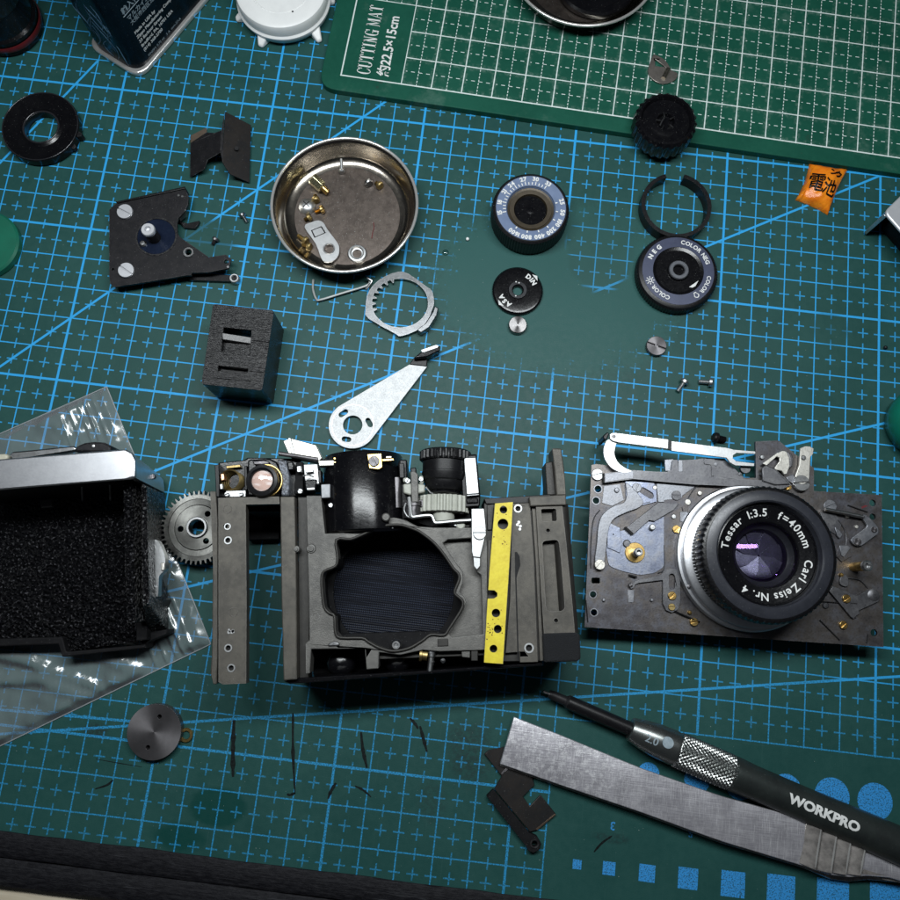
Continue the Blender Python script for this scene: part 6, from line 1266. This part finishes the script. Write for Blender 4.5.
t = MB(); t.lathe([(1.38, PZ + 6.2), (1.42, PZ + 7.2), (1.2, PZ + 7.5), (.7, PZ + 7.5), (.6, PZ + 6.8), (0, PZ + 6.7)], (c.x, c.y, 0), 28); build('post_bush', t, MAT['steel'], lp_)
B_(z3_([(610, 200), (640, 188), (660, 195), (615, 215)]), PZ - .01, PZ + .02, 'red_scratch', pbr('red_paint_mark', (.12, .01, .015), .5), 0)
B_(z6_([(370, 232), (400, 195), (580, 270), (655, 225), (700, 212), (752, 255), (742, 310), (595, 378), (598, 400), (575, 415), (555, 442), (535, 430)]), PZ + .2, PZ + .9, 'forked_lever', MAT['linkdark'], .12)
pin(874, 595.3, 6.2, PZ + .7, PZ + 1.1, MAT['linkdark'], 'lever_boss'); scr(847, 598.7, 4.2, PZ + .8, MAT['brass'], .6, .6); scr(844, 625, 4.0, PZ, MAT['brass'], .7, .7); pin(826, 605.5, 3.2, PZ, PZ + .5, MAT['linkdark'], 'rivet')
t = MB(); t.tube([V3(815, 601, PZ + .4), V3(838, 602.5, PZ + .4), V3(857, 603.5, PZ + 1.0)], .16, 6); build('hair_spring', t, MAT['black'], lp_)
scr(806, 611, 3.0, PZ, MAT['brassd'], .6, .5)
# seams, contours and thin spring leaves on the plate
for pts in ([(686, 502), (696, 487), (711, 480)], [(682, 507), (684, 520), (681, 536), (680, 560), (681, 575)], [(664, 545), (664.3, 568), (658, 573)], [(600, 510), (593.5, 520), (591, 545), (591, 568)], [(612, 516), (626, 508), (650, 502)],
            [(830, 590), (845, 604), (856, 618)], [(868, 588), (860, 580), (848, 578)], [(838, 520), (845, 530), (846, 545), (838, 556)], [(820, 620), (840, 640)], [(586, 600), (588, 622)], [(848, 505), (868, 512)], [(867, 643), (868, 634)]):
    q = smooth([V3(u, v, PZ + .45) for u, v in pts], 5, False); q = [(x, y, PZ + .42) for x, y, z in q]
    t = MB(); t.tube(q, .14, 6); build('leaf_spring', t, MAT['linkdark'] if len(pts) > 2 else MAT['darkhole'], lp_)
B_([(604, 486), (620, 484), (624, 500), (612, 506), (602, 503)], PZ, PZ + .25, 'worn_shim', MAT['link'], .06)
B_([(820, 512), (836, 514), (842, 524), (838, 536), (828, 530)], PZ, PZ + .35, 'corner_leaf', MAT['linkdark'], .08)
B_([(838, 546), (850, 548), (852, 556), (842, 562), (836, 556)], PZ, PZ + .5, 'corner_leaf', MAT['plate'], .08)
for (u, v, r, mt) in ((617, 490, 2.6, 'link'), (655, 487.5, 2.2, 'linkcream'), (700, 493, 2.4, 'linkcream'), (690, 612.5, 2.0, 'brass'), (652, 600, 1.6, 'link'), (604, 600, 1.6, 'link'), (848, 516, 2.0, 'linkcream'), (842, 575, 2.2, 'brass'), (860, 606, 1.8, 'link'), (762, 474, 2.2, 'link'), (716, 464, 2.2, 'link'), (740, 474, 2.0, 'linkdark')):
    pin(u, v, r, PZ, PZ + .75, MAT[mt], 'rivet')
# lens
LX, LY = 84.3, 23.1
def L_(prof, name, mat, seg=128, mod=None, par=None, ang=32, cut=2):
    t = MB(); t.lathe(prof, (LX, LY, 0), seg, mod)
    if cut: t.f = t.f[:-cut]
    return build(name, t, mat, par or lp_, ang=ang)
lens = L_([(20.3, PZ), (20.5, PZ + .5), (20.5, PZ + 1.8), (20.1, PZ + 2.2), (19.4, PZ + 2.3), (19.3, PZ + 4.4), (18.8, PZ + 4.8), (16.4, PZ + 5.1)], 'lens_mount', MAT['alu'])
L_([(16.6, PZ + 5.0), (17.2, PZ + 5.4), (17.2, PZ + 7.2), (16.6, PZ + 7.4)], 'toothed_ring', MAT['lensblack'], 480, lambda k, i, r, z: (r - .22 * ((k // 2) % 2) * (1 if i in (1, 2) else 0), z), lens)
L_([(16.6, PZ + 7.0), (16.6, PZ + 8.2), (17.0, PZ + 8.4), (17.0, PZ + 9.6), (16.6, PZ + 9.8), (16.6, PZ + 11)], 'chrome_band', MAT['lensring'], 128, None, lens)
L_([(17.0, PZ + 10.2), (17.9, PZ + 10.6), (18.2, PZ + 11.0), (18.2, PZ + 14.6), (17.7, PZ + 15.5), (17.0, PZ + 15.9), (16.6, PZ + 15.9)], 'focus_ring', MAT['lensblack'], 288, lambda k, i, r, z: (r - .32 * ((k // 2) % 2) * (1 if i in (2, 3) else 0), z), lens)
L_([(16.7, PZ + 15.2), (16.7, PZ + 15.92), (15.4, PZ + 16.3), (14.2, PZ + 16.35), (13.8, PZ + 16.0), (13.6, PZ + 14.4), (13.4, PZ + 14.1)], 'front_ring', MAT['frontring'], 128, None, lens, cut=2)
L_([(13.5, PZ + 13.6), (13.5, PZ + 14.2), (13.0, PZ + 14.35), (12.8, PZ + 14.1), (8.9, PZ + 13.5), (8.6, PZ + 13.2), (8.4, PZ + 11.4)], 'name_ring', MAT['gloss'], 128, None, lens, cut=2)
L_([(8.5, PZ + 11.6), (7.6, PZ + 10.6), (7.1, PZ + 10.2), (6.9, PZ + 9.4), (6.4, PZ + 8.8)], 'inner_cone', MAT['lensring'], 96, None, lens, cut=2)
nm = MB(); zt = lambda r: PZ + 14.1 - (12.8 - r) * .154 + .05
for s, a in (('Tessar', 180), ('1:3.5', 120), ('f=40mm', 77), ('Carl', 0), ('Zeiss', -38), ('Nr. 4', -84)):
    arc_text(nm, s, 2.1, (LX, LY), 10.2, a, 0, .045, .95)
for v in nm.v: v.z = PZ + 13.5 + (math.hypot(v.x - LX, v.y - LY) - 8.9) * .154 + .045
build('lettering', nm, MAT['print'], lens, flat=True)
# iris: seven overlapping blades closed to a pin-hole
for k in range(8):
    t = MB(); a = 2 * PI * k / 8; t.xf = Matrix.Translation((LX, LY, PZ + 8.3)) @ Matrix.Rotation(a, 4, 'Z') @ Matrix.Rotation(.13, 4, 'X')
    t.prism([(.25, -.12), (3, -1.7), (6.6, -1.5), (7.0, 1.8), (5.8, 4.0), (3.0, 2.9), (.3, .4)], 0, .08); build('iris_blade', t, MAT['iris'], lens)
L_([(0, PZ + 7.4), (7.4, PZ + 7.4)], 'rear_dark', MAT['darkhole'], 48, None, lens, cut=0)
L_([(7.2, PZ + 7.5), (7.4, PZ + 9.6)], 'barrel_wall', MAT['lensblack'], 64, None, lens, cut=2)
L_([(6.9, PZ + 10.2), (5.2, PZ + 10.9), (3.5, PZ + 11.4), (1.8, PZ + 11.7), (0, PZ + 11.8)], 'front_element', MAT['coated'], 64, None, lens, 80, 0)
L_([(6.6, PZ + 10.0), (4.5, PZ + 9.6), (2.2, PZ + 9.35), (0, PZ + 9.28)], 'inner_element', MAT['coated'], 64, None, lens, 80, 0)
c = W(689.5, 586.5, PZ + 2.9); t = MB(); t.lathe([(.55, PZ + 2.4), (.55, PZ + 3.0), (.3, PZ + 3.1)], (c.x, c.y, 0), 14); build('mount_screw', t, MAT['turneddark'], lens)
# ------------------------------------------------------------------ screwdriver
SD = thing('precision_screwdriver', 'slim gunmetal precision screwdriver with knurled steel grip', 'screwdriver', tuple(W(705, 765)))
ra = 4.9; a = Vector(V3(545, 692, ra - 2.2)); b = Vector(V3(905, 848, ra + .3)); d = b - a; Ls = d.length
QS = d.to_track_quat('Z', 'Y').to_matrix().to_4x4(); QS.translation = a
def ax_at(u): return (Vector(V3(u, 692 + (u - 545) * .4333, ra)) - a).dot(d.normalized())
s0, s1, s2, s3, s4 = (ax_at(u) for u in (569, 632, 677, 733, 737))
def SDp(prof, name, mat, seg=48, mod=None, bev=0, ang=32):
    t = MB(); t.xf = QS; t.lathe(prof, seg=seg, mod=mod); return build(name, t, mat, SD, bev, ang)
SDp([(1.0, 1.2), (1.35, 2.5), (1.35, s0 - .8), (1.9, s0)], 'bit', MAT['blackmetal'], 24)
t = MB(); t.xf = QS; t.box(-.3, .3, -1.05, 1.05, -.6, 2.0); build('tip', t, MAT['turneddark'], SD, .1)
SDp([(1.7, s0 - .2), (1.95, s0), (1.95, s1 + 1)], 'shaft', MAT['black'], 32)
SDp([(2.8, s1 - .3), (3.2, s1), (4.0, s1 + 3.5), (4.5, s1 + 7), (4.7, s2 - .8), (4.55, s2)], 'collar', MAT['collar'], 64)
# diamond knurl: real pyramids in the surface
nk, mk_ = 208, 96; t = MB(); t.xf = QS; vs = []; fs = []
tri = lambda x: abs((x % 1) - .5) * 2
for i in range(mk_ + 1):
    z = s2 + .1 + (s3 - s2 - .2) * i / mk_; e = min(1, min(i, mk_ - i) / 4)
    for k in range(nk):
        an = 2 * PI * k / nk; ph = k / nk * 26; zz_ = (z - s2) / 1.35
        r = 4.42 + e * .42 * min(tri(ph + zz_), tri(ph - zz_)) * 1.2
        vs.append((r * math.cos(an), r * math.sin(an), z))
for i in range(mk_):
    for k in range(nk): k2 = (k + 1) % nk; fs.append((i * nk + k, i * nk + k2, (i + 1) * nk + k2, (i + 1) * nk + k))
t.add(vs, fs); build('knurled_grip', t, MAT['knurl'], SD, ang=1)
handle = SDp([(4.3, s3 - .3), (4.7, s3), (4.75, s3 + 1), (4.5, s3 + 6), (4.5, s3 + 20), (4.8, s3 + 36), (5.0, s3 + 48), (5.0, Ls + 14)], 'handle', MAT['gunmetal'], 72, ang=40)
def rad_at(z):
    pr = [(4.7, s3), (4.75, s3 + 1), (4.5, s3 + 6), (4.5, s3 + 20), (4.8, s3 + 36), (5.0, s3 + 48), (5.0, Ls + 14)]
    for (r0, z0), (r1, z1) in zip(pr, pr[1:]):
        if z0 <= z <= z1: return r0 + (r1 - r0) * (z - z0) / (z1 - z0)
    return 5.0
inv = QS.inverted(); upl = inv.to_3x3() @ Vector((0, 0, 1)); an0 = math.atan2(upl.y, upl.x)
def wrap(txt, size, zpos, mat, name, par, bold, rfun, dan=0.0, xs=1.0):
    tv, tf = finer(*text_mesh(txt, size, bold, 'CENTER', xs), .5); t = MB(); t.xf = QS; o = []
    for v in tv:
        zz_ = zpos + v.x; r = rfun(zz_) + .06; an = an0 + dan - (v.y - size * .36) / r * SGN; o.append((r * math.cos(an), r * math.sin(an), zz_))
    t.add(o, tf); return build(name, t, mat, par, flat=True)
side = (QS.to_3x3() @ Vector((math.cos(an0 + .3), math.sin(an0 + .3), 0))); nrm2 = Vector((-d.y, d.x, 0)).normalized(); SGN = -1 if side.dot(nrm2) > (QS.to_3x3() @ Vector((math.cos(an0), math.sin(an0), 0))).dot(nrm2) else 1
wrap('WORKPRO', 2.45, ax_at(817), MAT['print'], 'brand_lettering', handle, .16, rad_at, 0.0, 1.12)
colr = lambda z: 4.4 + .1 * (z - s1 - 3.5) if z < s1 + 7 else 5.05
wrap('2.0', 2.1, ax_at(650), MAT['printdim'], 'size_lettering', SD, .03, lambda z: 3.2 + (z - s1) * .2286 if z < s1 + 3.5 else (4.0 + (z - s1 - 3.5) * .143 if z < s1 + 7 else 4.62), 0.10 * 1)
wrap('●', 3.0, ax_at(664), MAT['printdim'], 'round_mark', SD, 0, lambda z: 4.64 if z > s1 + 8 else 4.0 + (z - s1 - 3.5) * .16, -.1 * SGN)
# ------------------------------------------------------------------ tweezers
TW = thing('steel_tweezers', 'wide scratched steel tweezers with ribbed grip in front of the screwdriver', 'tweezers', tuple(W(690, 805)))
tz = 5.4
top_e = [(514, 717), (560, 735), (640, 768), (720, 796), (792, 816)]; bot_e = [(500, 764), (560, 785), (640, 812), (720, 841), (800, 865)]
grip_t = [(822, 823), (845, 833), (868, 848), (888, 860), (910, 868)]; grip_b = [(830, 875), (850, 877.5), (868, 876), (890, 878), (910, 884)]
def along(L, f):
    f *= len(L) - 1; k = min(int(f), len(L) - 2); f -= k; return (L[k][0] * (1 - f) + L[k + 1][0] * f, L[k][1] * (1 - f) + L[k + 1][1] * f)
nT_ = 44; vs = []; fs = []
for k in range(nT_ + 1):
    f = k / nT_; up_, lo_ = along(top_e + grip_t, f), along(bot_e + grip_b, f); zc = tz - 2.4 * (1 - f) ** 2 + 1.0 * math.sin(PI * min(1, f / .58)) * (1 if f < .58 else 0)
    A0, B0 = W(*up_, zc), W(*lo_, zc)
    for s in range(5): q = A0.lerp(B0, s / 4); vs.append((q.x, q.y, zc + .30 * (1 - (s / 2 - 1) ** 2)))
    for s in (4, 0): q = A0.lerp(B0, s / 4); vs.append((q.x, q.y, zc - 1.3))
for k in range(nT_):
    for s in range(7): a_, b_2 = k * 7 + s, k * 7 + (s + 1) % 7; fs.append((a_, b_2, b_2 + 7, a_ + 7))
fs += [tuple(range(6, -1, -1)), tuple(nT_ * 7 + s for s in range(7))]
t = MB(); t.add(vs, fs); build('upper_arm', t, MAT['tweezer'], TW, .2)
t = MB(); t.prism(P2([(u + 1, v + 1.5) for u, v in top_e] + [(825, 820), (850, 829), (874, 846), (912, 864)] + [(912, 884), (868, 880), (850, 882), (829, 879)] + [(u, v + 2) for u, v in bot_e[::-1]], 1.6), .05, 1.6); build('lower_arm', t, MAT['tweezerdark'], TW, .25)
t = MB(); t.prism(P2([(880, 858), (912, 866), (912, 884), (880, 878)], 3), 1.5, tz - 1.4); build('rear_joint', t, MAT['tweezerdark'], TW)
# ribbed grip pads
ce = [((806, 822), (799, 863)), ((823, 826), (816.5, 870)), ((838, 832), (832, 872.5)), ((852, 838.5), (846.5, 874)), ((866, 848), (861, 874.5))]
for k in range(4):
    (a0, a1), (b0, b1_) = ce[k], ce[k + 1]
    n = 8; vs = []; fs = []
    for i in range(n + 1):
        f = i / n; h = .75 * f ** 1.4 if i < n else .1; h = 1.05 * math.sin(f * PI * .62) if i < n else 0
        for pt in (0, 1):
            u = ce[k][pt][0] * (1 - f) + ce[k + 1][pt][0] * f; v = ce[k][pt][1] * (1 - f) + ce[k + 1][pt][1] * f
            p = W(u, v, tz); vs.append((p.x, p.y, tz + .06 + h)); vs.append((p.x, p.y, tz - .2))
    for i in range(n): q = i * 4; fs += [(q, q + 4, q + 6, q + 2), (q, q + 1, q + 5, q + 4), (q + 2, q + 6, q + 7, q + 3)]
    fs += [(0, 2, 3, 1), (n * 4, n * 4 + 1, n * 4 + 3, n * 4 + 2)]
    t = MB(); t.add(vs, fs); rib = build('grip_rib', t, MAT['tweezerdark'], TW, .12)
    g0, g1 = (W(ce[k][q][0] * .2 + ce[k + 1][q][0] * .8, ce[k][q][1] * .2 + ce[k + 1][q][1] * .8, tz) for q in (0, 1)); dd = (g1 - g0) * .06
    t = MB(); t.tube([(g0.x + dd.x, g0.y + dd.y, tz + .95), ((g0.x + g1.x) / 2, (g0.y + g1.y) / 2, tz + 1.0), (g1.x - dd.x, g1.y - dd.y, tz + .95)], lambda s: .2 + .12 * math.sin(PI * s), 10); build('crest_highlight', t, MAT['polished'], rib)  # bright tube added as a highlight line along the rib crest
t = MB(); t.prism(P2([(866.5, 849.5), (890, 862), (910, 869.5), (910, 883), (890, 876.5), (862, 874)], tz + .05), tz - .6, tz + .06); build('worn_tail', t, MAT['tweezerdark'], TW, .2)
c = W(897, 858, 4); t = MB(); t.lathe([(1.6, .1), (1.9, .6), (1.9, 3.4), (1.4, 3.8)], (c.x, c.y, 0), 24, lambda k, i, r, z: (r - .2 * (k % 2), z)); solo('knurled_stud', 'small knurled steel stud between screwdriver and tweezers at the right edge', 'stud', t, MAT['knurl'], (c.x, c.y))
# ------------------------------------------------------------------ bracket under the tweezers
u7 = lambda L: [(480 + x / 6.92, 730 + y / 6.92) for x, y in L]
root = thing('hinge_bracket', 'dull black bracket with a ring end, half under the tweezers', 'bracket', tuple(W(525, 805)))
e7 = u7([(48, 455), (100, 402), (145, 330), (160, 300), (30, 165), (60, 140), (190, 120), (300, 150), (345, 285), (378, 382), (298, 462), (345, 528), (418, 448), (525, 582), (400, 690), (368, 705), (345, 702)])
t = MB(); t.prism(P2(u7([(98, 408), (150, 320), (30, 165), (60, 140), (200, 110), (330, 180), (350, 290), (378, 382), (298, 462), (345, 528), (418, 448), (525, 582), (400, 692), (345, 706)]), 1.0), .3, 1.0); build('flat_leaf', t, MAT['browned'], root, .15)
t = MB(); t.prism(P2(u7([(46, 458), (92, 412), (340, 712), (395, 738), (425, 790), (410, 832), (370, 852), (335, 838), (315, 800)]), 2.0), .1, 2.0, [pcirc(534.6, 844, 2.7, 2.0)]); build('raised_edge', t, MAT['matt'], root, .25)
t = MB(); c = W(534.6, 844, 2.2); t.ring(c, RAD(534, 844, 2, 2.8), RAD(534, 844, 2, 4.6), .1, 2.25, 28, .15); build('ring_end', t, MAT['blackmetal'], root)
t = MB(); t.prism(P2(u7([(142, 300), (185, 258), (195, 272), (155, 312)]), 1.15), .9, 1.2); build('worn_spot', t, MAT['turneddark'], root, .1)
t = MB(); t.prism(P2(u7([(385, 684), (520, 578), (526, 586), (395, 694)]), 1.05), .6, 1.12); build('worn_or_highlit_edge', t, pbr('worn_bronze', (.14, .10, .07), .45, .7), root, .05)
# ------------------------------------------------------------------ turned disc and brass washer
zt = 2.6; c = W(154, 732, zt); R1 = RAD(154, 732, zt, 27)
root = thing('spanner_disc', 'dark turned metal disc with two spanner holes on the near mat', 'disc', (c.x, c.y))
hl = [(c.x + R1 * .1, c.y + R1 * .56), (c.x - R1 * .12, c.y - R1 * .56)]
t = MB(); t.prism(circ(c.x, c.y, R1, 96), .1, zt, [circ(*h, .62, 18) for h in hl]); build('disc_body', t, MAT['turneddark'], root, .4, seg=3)
for h in hl:
    t = MB(); t.disc(h, .63, .2, .8, 16); build('spanner_hole', t, MAT['darkhole'], root)
c = W(185.6, 735.3, .8); t = MB(); r = RAD(185, 735, 1, 7.0); t.ring(c, r * .56, r, .05, .7, 36, .12)
solo('brass_washer', 'small brass washer beside the dark turned disc', 'washer', t, MAT['brass'], (c.x, c.y))
